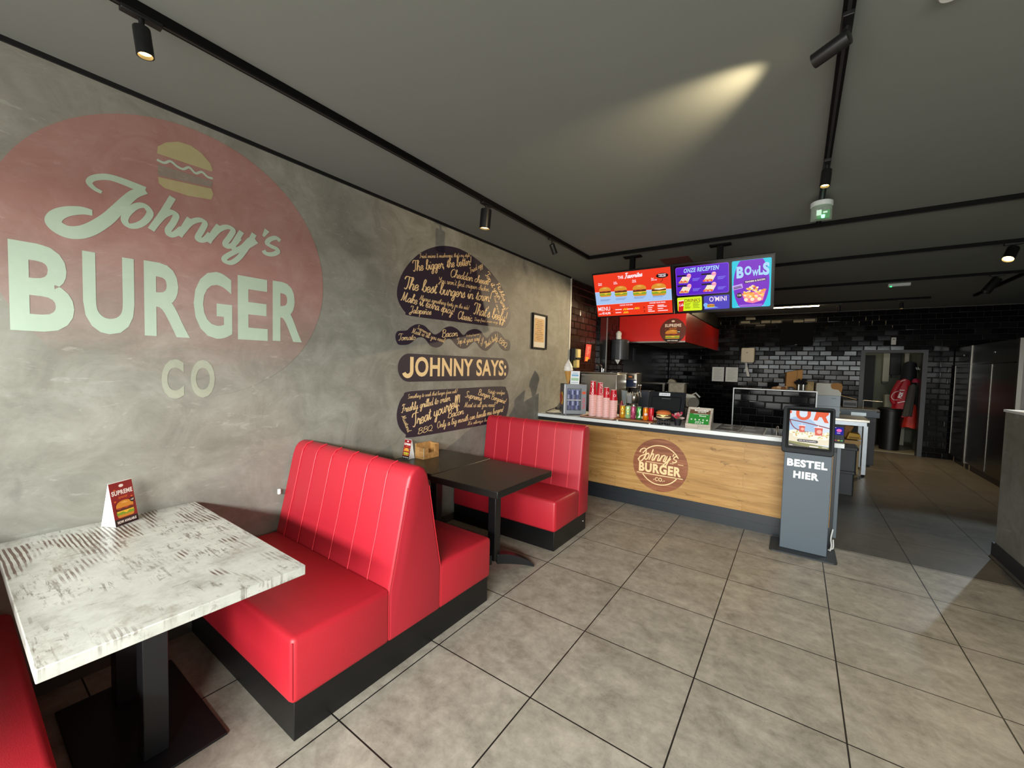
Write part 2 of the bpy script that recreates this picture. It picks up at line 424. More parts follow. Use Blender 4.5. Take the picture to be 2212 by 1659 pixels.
# ------------------------------------------------------------------ hand-drawn script alphabet (x-height 10)
GL = {
'a': (10, "8,9 5,10 2,7 1,3 3,0 6,3 8,9;9,10 8,3 9,0 11,3"), 'b': (9, "0,2 3,10 6,19 4,21 2,16 2,5 4,0 7,2 8,7 6,10 8,8 10,8"),
'c': (8, "7,8 5,10 2,7 1,3 3,0 6,1 8,4"), 'd': (10, "8,9 5,10 2,7 1,3 3,0 6,3 8,9;10,21 8,10 8,3 9,0 11,3"), 'e': (8, "1,4 5,5 7,8 5,10 2,8 1,3 3,0 6,1 8,4"),
'f': (6, "0,2 4,12 7,19 5,21 3,17 2,8 1,-4 2,-8 4,-6 3,0 6,3"), 'g': (10, "8,9 5,10 2,7 1,3 3,0 6,3 8,9;9,10 8,2 7,-6 4,-9 2,-6 6,-1 11,3"),
'h': (10, "0,2 4,13 6,19 4,21 3,17 2,9 1,0;1,0 3,7 6,10 8,8 7,3 8,0 11,3"), 'i': (5, "0,3 2,10 2,3 3,0 5,3;4,14 4.3,15.5"), 'j': (4, "0,3 3,10 2,0 0,-8 -3,-7 0,-2 5,3;4,14 4.3,15.5"),
'k': (9, "0,2 4,13 6,19 4,21 3,17 2,9 1,0;1,0 3,7 6,10 8,8 3,5 6,1 10,2"), 'l': (5, "0,2 4,12 6,19 4,21 3,17 2,6 3,0 6,3"), 'm': (15, "0,3 2,10 1,0;1,0 3,7 5,10 7,8 6,0;6,0 8,7 10,10 12,8 11,3 12,0 15,3"),
'n': (10, "0,3 2,10 1,0;1,0 3,7 6,10 8,8 7,3 8,0 11,3"), 'o': (9, "6,10 2,8 1,3 3,0 6,2 8,6 6,10 7,7 10,8"), 'p': (9, "0,3 2,11 0,-9;1,3 3,8 6,10 8,7 6,1 3,0 2,2;6,1 10,3"),
'r': (8, "0,3 3,11 4,8 7,9 6,4 7,0 9,3"), 's': (7, "0,2 4,9 5,11 6,5 5,1 2,0 1,2;5,1 8,3"), 't': (6, "0,2 3,10 5,17;5,17 3,5 4,0 7,3;1,12 7,13"), 'u': (10, "0,3 2,10 1,3 3,0 6,3 8,10;8,10 7,3 9,0 11,3"),
'v': (9, "0,8 2,10 3,2 4,0 7,6 8,10 11,9"), 'w': (13, "0,8 2,10 2,3 3,0 6,4 7,10;7,10 6,3 8,0 11,6 11,10 14,9"), 'x': (9, "1,9 3,9 5,1 8,0;8,10 5,6 1,0"), 'y': (10, "0,3 2,10 1,4 3,1 6,4 8,10;8,10 7,0 5,-8 2,-8 4,-3 11,3"), 'z': (8, "1,9 7,10 2,0 8,1"),
'\u00f1': (10, "0,3 2,10 1,0;1,0 3,7 6,10 8,8 7,3 8,0 11,3;2,14 4,15 6,14 8,15"),
'A': (13, "0,2 3,2 10,21;10,21 10,0;3,8 12,9"), 'B': (13, "4,20 3,0;1,16 6,21 11,18 9,12 5,11;5,11 12,9 12,2 6,-1 1,2"), 'C': (12, "12,17 9,21 3,17 1,8 4,0 9,1 13,5"), 'D': (14, "5,20 4,1 1,2 4,0 10,2 13,10 9,20 1,18"),
'F': (12, "3,17 6,21 14,20;9,20 7,8 4,0 1,2;4,10 11,11"), 'I': (7, "3,21 9,20;7,20 5,2 1,1"), 'J': (12, "3,17 5,21 13,20;11,20 8,2 3,-5 0,-2 4,2 12,4"), 'M': (18, "0,1 3,2 6,20;6,20 8,1;8,1 14,20;14,20 13,3 15,0 18,3"),
'O': (14, "8,21 2,17 1,7 5,0 10,3 12,12 8,21"), 'P': (11, "5,20 3,0;1,15 6,21 12,18 11,11 5,9"), 'Q': (14, "8,21 2,17 1,7 5,0 10,3 12,12 8,21;6,4 10,-1 15,-2"), 'R': (13, "5,20 3,0;1,15 6,21 11,18 10,12 5,10;6,10 10,1 14,2"),
'S': (12, "11,17 9,21 4,18 6,12 9,6 6,0 1,2"), 'T': (11, "1,16 4,21 15,20;9,20 8,6 5,0 2,2"), 'Y': (12, "2,20 3,13 6,10 10,16;12,21 9,5 5,-7 2,-5 6,0 12,4"),
'!': (5, "4,20 2.5,6;1.6,1 1.4,-0.4"), '.': (4, "1.2,1 1,-.4"), ',': (4, "1.4,1 .4,-3"), "'": (4, "3,21 2,16"), '&': (12, "11,8 8,1 4,0 2,4 8,14 7,19 4,17 5,10 11,0"), '?': (8, "2,17 4,21 8,18 6,12 4,8 4,5;3.4,1 3.2,-.4"), '-': (7, "1,6 6,6"), ' ': (7, "")}
def script(mb, F, s, p0, p1, cap, hw=1.15, mi=0, off=0.002, slant=0.2, nib=0.6):
    """lay a line of joined script from p0 to p1 (2-D points in frame F); cap is the capital height"""
    p0 = Vector(p0); p1 = Vector(p1); d = p1-p0; ang = math.atan2(d.y, d.x); G = F.at(p0.x, p0.y, 0, ang)
    tot = sum(GL[c][0] for c in s if c in GL); k = cap/21.0; kx = d.length/(tot+2.0); x = 0.0; sn = 0
    for c in s:
        if c not in GL: continue
        adv, g = GL[c]
        for st in g.split(';'):
            if not st: continue
            pts = [tuple(float(q) for q in a.split(',')) for a in st.split()]
            pts = [((x+px+py*slant)*kx, py*k) for px, py in pts]
            mb.ribbon(G, pts, hw*(k*0.5+kx*0.5), off+sn*0.00004, mi, nib, 4); sn += 1
        x += adv
    return mb
# ================================================================== the room
CEILZ = 2.87; WX = -1.21; BY = 9.35
b = MB()
b.add([(-1.4, -4.6, 0), (6.2, -4.6, 0), (6.2, 3.02, 0), (-1.4, 3.02, 0)], [(0, 1, 2, 3)], 0)
b.add([(-1.4, 3.02, 0), (6.2, 3.02, 0), (6.2, 12.2, 0), (-1.4, 12.2, 0)], [(0, 1, 2, 3)], 1)
struct(b.build('floor', [FLOOR, FLOOR_K]))
struct(MB().box(-1.4, 6.2, -4.6, 12.2, CEILZ, CEILZ+0.1).build('ceiling', CEIL))
struct(MB().box(WX-0.15, WX, -4.6, 3.80, 0, CEILZ).build('wall_left', PLASTER))
struct(MB().box(WX-0.005, WX+0.012, -4.6, 3.80, CEILZ-0.022, CEILZ).build('trim_1', BLACK))
struct(MB().box(WX-0.15, WX+0.006, 3.80, 3.835, 0, CEILZ).build('trim_2', M('#cfcdc4', 0.3)))
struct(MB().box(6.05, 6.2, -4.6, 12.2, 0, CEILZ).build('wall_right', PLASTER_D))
# shop front behind the camera: posts and rails around the panes
b = MB()
for x in (-1.3, 0.75, 2.9, 5.0): b.box(x-0.06, x+0.06, -4.6, -4.5, 0, CEILZ)
b.box(-1.4, 6.2, -4.6, -4.5, 0, 0.35).box(-1.4, 6.2, -4.6, -4.5, 2.6, CEILZ).box(-1.4, 6.2, -4.58, -4.52, 1.98, 2.03).box(5.2, 6.2, -4.6, -4.5, 0, CEILZ)
struct(b.build('wall_front', ANTHRA_D))
struct(MB().box(-1.21, 6.05, -3.65, -3.45, 2.27, CEILZ).build('added_shade_panel', M('#5a5a55', 0.8)))  # unseen drop panel, added to shade the upper left wall from the window

def tiled(name, F, u0, u1, v0, v1, holes=(), seed=1, depth=0.009, thick=0.12, tile=None):
    rnd = random.Random(seed); b = MB(); tw, th, g, bv = 0.203, 0.102, 0.003, 0.009
    # grout bed with the openings left out
    us = sorted({u0, u1} | {h[0] for h in holes} | {h[1] for h in holes}); vs = sorted({v0, v1} | {h[2] for h in holes} | {h[3] for h in holes})
    for i in range(len(us)-1):
        for j in range(len(vs)-1):
            cu, cv = (us[i]+us[i+1])/2, (vs[j]+vs[j+1])/2
            if not any(h[0] < cu < h[1] and h[2] < cv < h[3] for h in holes): b.fbox(F, us[i], us[i+1], vs[j], vs[j+1], -thick, 0, 1)
    r = 0; v = v0
    while v < v1-0.02:
        a, c = v+g/2, min(v+th, v1)-g/2; u = u0-(tw/2 if r % 2 else 0)
        while u < u1-0.02:
            segs = [(max(u, u0)+g/2, min(u+tw, u1)-g/2)]
            for h in holes:
                if h[2] < (a+c)/2 < h[3]:
                    ns = []
                    for p, q in segs:
                        if q <= h[0] or p >= h[1]: ns.append((p, q))
                        else:
                            if p < h[0]: ns.append((p, h[0]))
                            if q > h[1]: ns.append((h[1], q))
                    segs = ns
            for p, q in segs:
                if q-p < 0.025: continue
                t = [depth+rnd.gauss(0, 0.0013) for _ in range(2)]
                w = (t[0]+t[1]-depth, t[0], depth, t[1])
                o = [(p, a), (q, a), (q, c), (p, c)]; i_ = [(p+bv, a+bv), (q-bv, a+bv), (q-bv, c-bv), (p+bv, c-bv)]
                b.add([F.p(x, y, 0.0005) for x, y in o]+[F.p(x, y, 0.005) for x, y in o]+[F.p(x, y, w[k]) for k, (x, y) in enumerate(i_)],
                      [(8, 9, 10, 11)]+[(4+k, 4+(k+1) % 4, 8+(k+1) % 4, 8+k) for k in range(4)]+[(k, (k+1) % 4, 4+(k+1) % 4, 4+k) for k in range(4)], 0)
            u += tw
        v += th; r += 1
    return struct(b.build(name, [tile or TILE, GROUT]))
DOOR = (2.67, 3.53, -0.01, 2.01)
tiled('wall_kitchen_left', Frame((WX, 0, 0), (0, 1, 0), (0, 0, 1)), 3.835, BY, 0, CEILZ, seed=3, tile=M('#2a1510', 0.16, 0, 0.25, vary=0.3, vscale=3))  # brown tile colour paints in warm reflections on the black tiles
tiled('wall_back', Frame((0, BY, 0), (1, 0, 0), (0, 0, 1)), WX, 6.05, 0, CEILZ, [DOOR], seed=7)
# boxed-in pipe on the tiled side wall
b = MB().box(WX, WX+0.05, 4.83, 5.10, 0, CEILZ); struct(b.build('trim_3', M('#141414', 0.2), bevel=0.004))
struct(MB().box(WX, WX+0.055, 5.10, 5.135, 0, CEILZ).build('trim_4', M('#d8d6cc', 0.3)))
# doorway
b = MB().box(2.61, 2.68, BY-0.03, BY+0.13, 0, 2.0).box(3.52, 3.59, BY-0.03, BY+0.13, 0, 2.0).box(2.61, 3.59, BY-0.03, BY+0.13, 2.0, 2.06)
struct(b.build('door_1', M('#232627', 0.45)))
struct(MB().box(3.50, 3.565, 10.78, 10.84, 0.012, 2.7).build('trim_8', M('#b9b7a4', 0.6)))
# storage room beyond the doorway
OLIVE = M('#7d7f6d', 0.8, vary=0.05)
b = MB().box(1.9, 4.6, 11.45, 11.6, 0, 2.7).box(1.8, 1.9, BY+0.12, 11.6, 0, 2.7).box(4.5, 4.6, BY+0.12, 11.6, 0, 2.7)
struct(b.build('wall_store', OLIVE))
struct(MB().box(1.9, 4.5, BY+0.14, 11.45, 0.001, 0.012).build('floor_store', M('#7c7866', 0.5, vary=0.1)))
struct(MB().box(2.84, 3.08, 11.40, 11.452, 0.01, 2.03).build('door_2', M('#08090a', 0.6)))
# low tiled partition between counter and kitchen
o = tiled('wall_partition', Frame((0, 5.40, 0), (1, 0, 0), (0, 0, 1)), 0.79, 1.785, 0, 1.295, seed=11, thick=0.10)
b = MB().box(0.775, 1.80, 5.385, 5.51, 1.295, 1.31).box(0.775, 0.79, 5.385, 5.51, 0, 1.295).box(1.785, 1.80, 5.385, 5.51, 0, 1.295)
struct(b.build('trim_5', M('#d9dbd8', 0.28)))
# low grey wall on the right with its skirting
struct(MB().box(3.05, 3.25, -3.2, 3.75, 0, 1.265).build('wall_divider', plaster('divider_plaster', dark=0.95)))
struct(MB().box(3.04, 3.26, -3.2, 3.76, 1.265, 1.285).build('trim_6', WHITE))
b = MB().box(3.032, 3.05, -3.2, 3.75, 0, 0.11).box(3.032, 3.25, 3.75, 3.765, 0, 0.11)
struct(b.build('baseboard_right', M('#26262a', 0.5)))
b = MB().box(WX, WX+0.012, -4.5, 2.98, 0, 0.07); struct(b.build('baseboard_left', M('#55534d', 0.6)))
b = MB().box(0.15, 0.47, 3.42, 3.78, CEILZ-0.004, CEILZ+0.002); struct(b.build('trim_7', M('#6a3b36', 0.8)))

# ================================================================== track lighting
TZ = CEILZ-0.035
def track(name, label, x0, x1, y0, y1):
    b = MB().box(x0, x1, y0, y1, TZ, CEILZ-0.001); o = b.build(name, MATTE, origin=((x0+x1)/2, (y0+y1)/2, TZ))
    g = MB()
    if x1-x0 > y1-y0: g.box(x0, x1, (y0+y1)/2-0.006, (y0+y1)/2+0.006, TZ-0.002, TZ+0.001)
    else: g.box((x0+x1)/2-0.006, (x0+x1)/2+0.006, y0, y1, TZ-0.002, TZ+0.001)
    props(o, label, 'light track', 'black ceiling light tracks'); p = g.build('groove', M('#1c1c1c', 0.5), o, origin=((x0+x1)/2, (y0+y1)/2, TZ)); p.location = (0, 0, 0)
    return o
track('light_track', 'black ceiling light track running along the grey logo wall', -0.535, -0.50, -3.5, 2.88)
track('light_track', 'black ceiling light track running from above the camera to the exit sign', 1.63, 1.665, -3.5, 2.80)
track('light_track', 'long black cross track in front of the hanging menu screens', -0.535, 4.5, 2.88, 2.915)
track('light_track', 'black cross track on the ceiling just behind the menu screens', -0.2, 5.0, 4.30, 4.335)
track('light_track', 'third black cross track, in front of the white emergency light', -0.6, 5.0, 6.0, 6.035)
track('light_track', 'rearmost black cross track close to the tiled back wall', -0.6, 3.3, 7.85, 7.885)
track('light_track', 'short slanting-looking track at right joining two cross tracks', 3.78, 3.815, 6.05, 7.9)
def spot(label, x, y, aim, lit=0.0, angle=50, blend=0.6, col=(1.0, 0.78, 0.48), L=0.102, R=0.027, along='y', beam=None):
    a = Vector(aim).normalized()
    t = thing('track_spotlight', label, 'spotlight', (x, y, TZ), 'black track spotlights')
    w, l = (0.017, 0.06) if along == 'y' else (0.06, 0.017)
    MB().box(x-w, x+w, y-l, y+l, TZ-0.018, TZ).build('adapter', BLACK, t, bevel=0.003)
    j = Vector((x, y, TZ-0.058))
    MB().tube([(x, y, TZ-0.016), j], 0.009, 10).build('stem', BLACK, t, smooth=40)
    F = Frame(j-a*0.012, a.orthogonal(), a.cross(a.orthogonal()))
    if F.n.dot(a) < 0: F = Frame(j-a*0.012, a.cross(a.orthogonal()), a.orthogonal())
    MB().lathe([(R*0.6, 0.0), (R*0.97, 0.003), (R, 0.01), (R, L), (R-0.004, L), (R-0.005, L-0.018), (R-0.012, L-0.02)], None, 28, 0, F).build('head', M('#0d0d0e', 0.38, vary=0.1), t, smooth=40)
    lens = E('#ffcf74', 16.0) if lit else M('#4a4844', 0.2)
    MB().lathe([(R-0.0065, L-0.017), (R-0.0065, L-0.012)], None, 24, 0, F).build('lens', lens, t)
    if lit:
        d = bpy.data.lights.new('spot_beam', 'SPOT'); d.energy = lit; d.color = col; d.spot_size = math.radians(angle); d.spot_blend = blend; d.shadow_soft_size = 0.02
        o = bpy.data.objects.new('spot_beam', d); COL.objects.link(o); o.parent = t
        o.location = j+a*(L+0.005)-Vector((x, y, TZ)); o.rotation_euler = Vector(beam or a).to_track_quat('-Z', 'Y').to_euler()
    return t
spot('lit black track spotlight above the big round projected logo, nearest the camera on the left', -0.517, -1.10, (0.06, 0.10, -1), 16, 60)
spot('black track spotlight with pale lens above the burger slogan wall art', -0.517, 0.965, (-0.10, 0.02, -1), 7, 60, R=0.043, L=0.15)
spot('small tilted black spotlight near the corner of the left track', -0.517, 2.02, (0.10, 0.55, -0.8), 0)
spot('tilted black spotlight high at right, throwing a warm oval onto the ceiling', 1.647, 0.36, (-0.86, 0.42, -0.16), 85, 62, 1.0, L=0.118, beam=(-0.86, 0.42, 0.03))
spot('lit black spotlight just in front of the green exit sign', 1.647, 1.56, (-0.06, -0.12, -1), 45, 75)
spot('large glowing spotlight at the far right edge, on the second cross track', 3.175, 4.317, (-0.36, -0.5, -0.85), 60, 60, along='x', R=0.043, L=0.14)
spot('dark spotlight head cut by the right edge on the front cross track', 2.9, 2.897, (0.75, 0.35, -0.5), 0, along='x')
spot('dark angled spotlight on the third cross track at right', 3.53, 6.017, (-0.5, -0.1, -0.8), 0, along='x', L=0.19, R=0.046)
spot('tiny black spotlight on the rearmost track above the tiled wall', 2.12, 7.867, (0.05, 0.35, -0.95), 70, 80, along='x')
spot('cool white spotlight at the far right end of the third cross track', 4.0, 6.017, (-1.15, -2.25, -2.65), 190, 40, 0.5, (0.72, 0.88, 1.0), along='x')
spot('black spotlight on the third cross track hidden behind the menu screens', 0.95, 6.017, (-0.52, -0.70, -0.36), 520, 50, 0.5, along='x')
spot('black spotlight on the second cross track hidden behind the menu screens', 0.55, 4.317, (-0.55, 0.75, -0.22), 70, 60, along='x')
spot('black spotlight at the right of the rearmost track, lighting the kitchen floor', 2.95, 7.867, (0.05, -0.1, -1.0), 170, 95, 0.7, along='x')
# ceiling fixtures
t = thing('strip_light', 'slim lit strip light on the kitchen ceiling beyond the menu screens', 'strip light', (1.0, 8.10, CEILZ))
MB().box(0.30, 1.85, 8.085, 8.115, CEILZ-0.022, CEILZ-0.001).build('housing', M('#c9c6bc', 0.4), t)
MB().box(0.31, 1.84, 8.085, 8.115, CEILZ-0.038, CEILZ-0.022).build('tube', E('#ffe2b0', 32.0), t)
t = thing('exit_sign', 'green lit escape-route sign hanging under the track at upper right', 'exit sign', (1.65, 2.24, TZ))
b = MB().plate(Frame((1.65, 2.24, 2.80), (1, 0, 0), (0, 1, 0)), [(-0.07, 0.035)]+[(0.07*math.cos(PI+PI*i/12), 0.035+0.075*math.sin(PI+PI*i/12)) for i in range(13)][1:-1]+[(0.07, 0.035)], 0.0, 0.035)
b.build('housing', M('#cfd8d4', 0.4), t, bevel=0.003)
F = Frame((1.65, 2.24, 2.70), (1, 0, 0), (0, 1, 0))
MB().plate(F, [(-0.064, 0.03)]+[(0.064*math.cos(PI+PI*i/12), 0.03+0.068*math.sin(PI+PI*i/12)) for i in range(13)][1:-1]+[(0.064, 0.03)], 0.0, 0.10).build('diffuser', M('#b4c2b4', 0.12, alpha=0.38), t)
MB().box(1.625, 1.70, 2.235, 2.25, 2.706, 2.765).build('sign_panel', E('#1f9a45', 0.8), t)
MB().fbox(Frame((1.65, 2.233, 2.71), (1, 0, 0), (0, 0, 1)), -0.03, 0.0, 0.02, 0.06, 0, 0.002).fbox(Frame((1.65, 2.233, 2.71), (1, 0, 0), (0, 0, 1)), 0.01, 0.035, 0.033, 0.045, 0, 0.002).build('arrow', E('#d8ffe0', 1.2), t)
MB().lathe([(0.010, 0), (0.012, 0.02)], (1.66, 2.225, 2.707), 10).build('lamp', E('#80ffb0', 5), t)
t = thing('emergency_light', 'slim white emergency light with green led on the kitchen ceiling', 'emergency light', (2.69, 6.36, CEILZ))
MB().box(2.57, 2.81, 6.33, 6.40, CEILZ-0.045, CEILZ).build('housing', M('#b9beb9', 0.4), t, bevel=0.008)
MB().lathe([(0.012, 0), (0.012, 0.012)], (2.60, 6.335, CEILZ-0.05), 10).build('led', E('#30ff80', 2.5), t)
t = thing('smoke_detector', 'round white smoke detector on the ceiling at the top edge', 'smoke detector', (1.925, 0.42, CEILZ))
MB().lathe([(0.031, 0), (0.036, 0.009), (0.036, 0.02), (0.034, 0.032)], (1.925, 0.42, CEILZ-0.0325), 28).build('body', M('#c9cac4', 0.45), t, smooth=40)
MB().lathe([(0.006, 0), (0.006, 0.003)], (1.935, 0.412, CEILZ-0.035), 10).build('sensor', M('#333333', 0.4), t)

# ================================================================== projected light logo on the left wall, painted as plaster tint
WL = Frame((WX, 0, 0), (0, 1, 0), (0, 0, 1))
RED_TINT = plaster('projected_light_red', (0.50, 0.09, 0.08), 0.37, fade=(1.35, 2.05, 0.12))
MINT = plaster('projected_light_mint', (0.50, 0.66, 0.50), 0.62)
MINT_F = plaster('projected_light_mint_faint', (0.52, 0.58, 0.40), 0.30)
OCHRE = plaster('projected_light_ochre', (0.50, 0.42, 0.17), 0.60); BROWNM = plaster('projected_light_brown', (0.25, 0.17, 0.13), 0.45)
t = thing('projected_logo_paint', 'round red burger logo of projected light, with pale green lettering, painted on the grey wall', 'projected logo', (WX, -0.72, 2.07))
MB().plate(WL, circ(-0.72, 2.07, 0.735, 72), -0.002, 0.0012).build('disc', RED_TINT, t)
S = [[(-1.096, 2.335), (-1.122, 2.346), (-1.138, 2.367), (-1.122, 2.393), (-1.079, 2.415), (-1.035, 2.417), (-0.983, 2.41), (-0.936, 2.402)],
[(-0.936, 2.402), (-0.984, 2.363), (-1.037, 2.281), (-1.076, 2.219), (-1.125, 2.161), (-1.167, 2.128), (-1.207, 2.117), (-1.238, 2.128), (-1.254, 2.151), (-1.242, 2.183), (-1.21, 2.21), (-1.165, 2.228), (-1.129, 2.229)],
[(-0.918, 2.303), (-0.94, 2.324), (-0.973, 2.311), (-1.005, 2.268), (-1.017, 2.23), (-1.003, 2.207), (-0.974, 2.214), (-0.941, 2.245), (-0.919, 2.292), (-0.93, 2.318)],
[(-0.825, 2.407), (-0.871, 2.302), (-0.916, 2.21)], [(-0.904, 2.236), (-0.868, 2.295), (-0.832, 2.327), (-0.812, 2.317), (-0.823, 2.277), (-0.846, 2.229), (-0.84, 2.206), (-0.817, 2.217), (-0.786, 2.254)],
[(-0.751, 2.319), (-0.775, 2.266), (-0.8, 2.21)], [(-0.789, 2.232), (-0.751, 2.294), (-0.708, 2.324), (-0.682, 2.314), (-0.697, 2.271), (-0.716, 2.227), (-0.709, 2.212), (-0.683, 2.223), (-0.657, 2.261)],
[(-0.614, 2.321), (-0.642, 2.269), (-0.668, 2.211)], [(-0.657, 2.234), (-0.618, 2.293), (-0.575, 2.324), (-0.543, 2.315), (-0.559, 2.274), (-0.584, 2.227), (-0.576, 2.211), (-0.544, 2.228), (-0.51, 2.278)],
[(-0.498, 2.319), (-0.527, 2.26), (-0.544, 2.219), (-0.531, 2.204), (-0.494, 2.227), (-0.451, 2.285)],
[(-0.429, 2.324), (-0.468, 2.238), (-0.511, 2.163), (-0.552, 2.123), (-0.586, 2.123), (-0.584, 2.146), (-0.536, 2.189), (-0.468, 2.238), (-0.416, 2.284)],
[(-0.355, 2.368), (-0.378, 2.323)],
[(-0.277, 2.321), (-0.301, 2.334), (-0.339, 2.314), (-0.355, 2.286), (-0.33, 2.273), (-0.299, 2.266), (-0.292, 2.248), (-0.325, 2.225), (-0.362, 2.221), (-0.376, 2.237)]]
def johnnys(mb, F, tr, hw, off, mi=0, skip=0):
    for i, st in enumerate(S):
        if i < skip: continue
        if i == 0: h = lambda a: hw*(0.55+0.75*a)
        elif i == 1: h = lambda a: hw*(0.6+1.35*math.sin(PI*min(1, a*0.8+0.12)))
        elif i == 11: h = lambda a: hw*(1.1-0.6*a)
        else: h = hw
        mb.ribbon(F, [tr(p) for p in st], h, off+0.00012*i, mi, 0.25 if i > 1 else 0.0, 6)
    return mb
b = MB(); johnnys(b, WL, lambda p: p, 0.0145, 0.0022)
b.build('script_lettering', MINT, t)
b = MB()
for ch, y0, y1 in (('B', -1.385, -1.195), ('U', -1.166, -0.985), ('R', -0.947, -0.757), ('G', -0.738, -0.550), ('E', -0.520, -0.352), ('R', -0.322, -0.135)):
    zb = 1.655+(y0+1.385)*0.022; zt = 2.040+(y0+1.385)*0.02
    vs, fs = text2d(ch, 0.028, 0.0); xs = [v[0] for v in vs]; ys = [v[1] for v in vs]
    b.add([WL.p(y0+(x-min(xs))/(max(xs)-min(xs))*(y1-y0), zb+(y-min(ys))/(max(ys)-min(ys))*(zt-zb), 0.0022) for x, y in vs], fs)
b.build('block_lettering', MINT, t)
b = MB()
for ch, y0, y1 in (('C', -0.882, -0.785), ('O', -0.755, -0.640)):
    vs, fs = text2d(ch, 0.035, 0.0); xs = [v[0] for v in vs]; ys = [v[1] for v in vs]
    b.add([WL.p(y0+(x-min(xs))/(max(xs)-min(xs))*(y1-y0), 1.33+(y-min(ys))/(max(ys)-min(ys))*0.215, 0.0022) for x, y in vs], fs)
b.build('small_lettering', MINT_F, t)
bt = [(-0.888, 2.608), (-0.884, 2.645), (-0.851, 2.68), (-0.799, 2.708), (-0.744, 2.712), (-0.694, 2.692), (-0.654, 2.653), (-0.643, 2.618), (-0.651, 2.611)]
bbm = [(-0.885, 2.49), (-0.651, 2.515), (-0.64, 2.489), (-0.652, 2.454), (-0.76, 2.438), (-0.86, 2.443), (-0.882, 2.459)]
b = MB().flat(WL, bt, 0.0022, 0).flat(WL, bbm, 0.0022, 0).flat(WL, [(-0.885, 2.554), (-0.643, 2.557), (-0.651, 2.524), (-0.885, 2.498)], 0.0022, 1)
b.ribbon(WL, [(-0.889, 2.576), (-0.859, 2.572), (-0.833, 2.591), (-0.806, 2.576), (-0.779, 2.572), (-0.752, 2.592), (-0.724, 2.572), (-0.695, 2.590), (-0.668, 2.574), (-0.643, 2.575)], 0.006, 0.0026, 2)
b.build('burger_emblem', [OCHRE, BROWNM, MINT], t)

# ================================================================== slogan wall art (four vinyl pieces shaped like a burger)
PH = [('bun', "Fried onions & mushrooms, that's my style!", 0.898, 2.481, 1.573, 2.649, 0.039),
('bun', 'The bigger, the better!', 0.823, 2.350, 1.601, 2.572, 0.089), ('bun', 'Fried egg', 1.574, 2.479, 1.780, 2.597, 0.055),
('bun', 'Cheddar', 1.288, 2.395, 1.620, 2.409, 0.079), ('bun', 'cheese', 1.643, 2.410, 1.885, 2.420, 0.079), ('bun', "You won't find crispier chicken.", 1.131, 2.313, 1.899, 2.351, 0.055),
('bun', 'The best burgers in town!', 0.721, 2.186, 1.932, 2.245, 0.108), ('bun', 'Top it your way!', 1.810, 2.522, 2.196, 2.172, 0.080),
('bun', 'Pickles', 2.005, 2.455, 2.162, 2.278, 0.066), ('bun', 'Red onion', 1.966, 2.320, 2.068, 2.127, 0.050),
('bun', 'Always something tasty on the side!', 0.901, 2.118, 1.570, 2.113, 0.047), ('bun', 'Make it extra spicy!', 0.696, 2.085, 1.354, 2.038, 0.084),
('bun', "That's beefy!", 1.625, 2.083, 2.226, 2.058, 0.120), ('bun', 'Jalape\u00f1os', 0.794, 1.990, 1.053, 2.003, 0.062),
('bun', 'Classic', 1.401, 2.008, 1.627, 2.002, 0.079), ('bun', 'Deep-fried onion rings', 1.653, 2.014, 2.061, 2.021, 0.036),
('wave', 'Tomato', 0.674, 1.744, 0.871, 1.763, 0.057), ('wave', 'Supreme', 0.876, 1.864, 1.014, 1.819, 0.038), ('wave', 'Meat is all you need!', 0.819, 1.820, 1.234, 1.759, 0.050),
('wave', 'Bacon', 1.185, 1.809, 1.415, 1.837, 0.071), ('wave', "It's always burger time!", 1.533, 1.838, 1.747, 1.875, 0.021), ('wave', 'Top it your way!', 1.399, 1.754, 1.764, 1.818, 0.060),
('wave', 'Cheddar', 1.787, 1.752, 1.817, 1.850, 0.032), ('wave', "That's beefy!", 1.842, 1.739, 2.077, 1.862, 0.062), ('wave', 'BBQ', 2.073, 1.824, 2.232, 1.755, 0.065),
('heel', 'Something to wash that burger down with?', 0.786, 1.246, 1.421, 1.274, 0.039), ('heel', 'Freshly grilled to order.', 0.718, 1.127, 1.333, 1.202, 0.070),
('heel', 'Treat yourself!', 0.841, 0.986, 1.476, 1.147, 0.115), ('heel', 'Supreme', 1.528, 1.226, 1.808, 1.168, 0.068), ('heel', 'Burger Bargains!', 1.734, 1.243, 2.246, 1.110, 0.066),
('heel', 'Potato wedges', 1.900, 1.247, 2.224, 1.223, 0.046), ('heel', 'Meat is all you need!', 1.521, 1.121, 2.049, 1.090, 0.058), ('heel', 'Bacon', 1.282, 1.031, 1.525, 1.055, 0.074),
('heel', 'Only a big mouth can handle my burgers!', 1.147, 0.946, 2.208, 1.027, 0.064), ('heel', "It's always burger time!", 1.576, 0.930, 2.152, 0.950, 0.037),
('heel', 'BBQ', 0.901, 0.921, 1.097, 0.937, 0.052), ('heel', 'Mustard', 0.722, 1.101, 0.795, 0.948, 0.045)]
BUN = [(0.661, 2.139), (0.673, 2.215), (0.719, 2.32), (0.801, 2.429), (0.915, 2.533), (1.052, 2.612), (1.198, 2.664), (1.373, 2.689), (1.543, 2.677), (1.726, 2.635), (1.902, 2.571), (2.067, 2.477), (2.193, 2.369), (2.275, 2.235), (2.3, 2.119), (2.27, 2.049), (2.208, 2.0), (2.11, 1.985), (1.5, 1.976), (0.823, 1.966), (0.752, 1.99), (0.696, 2.044), (0.669, 2.093)]
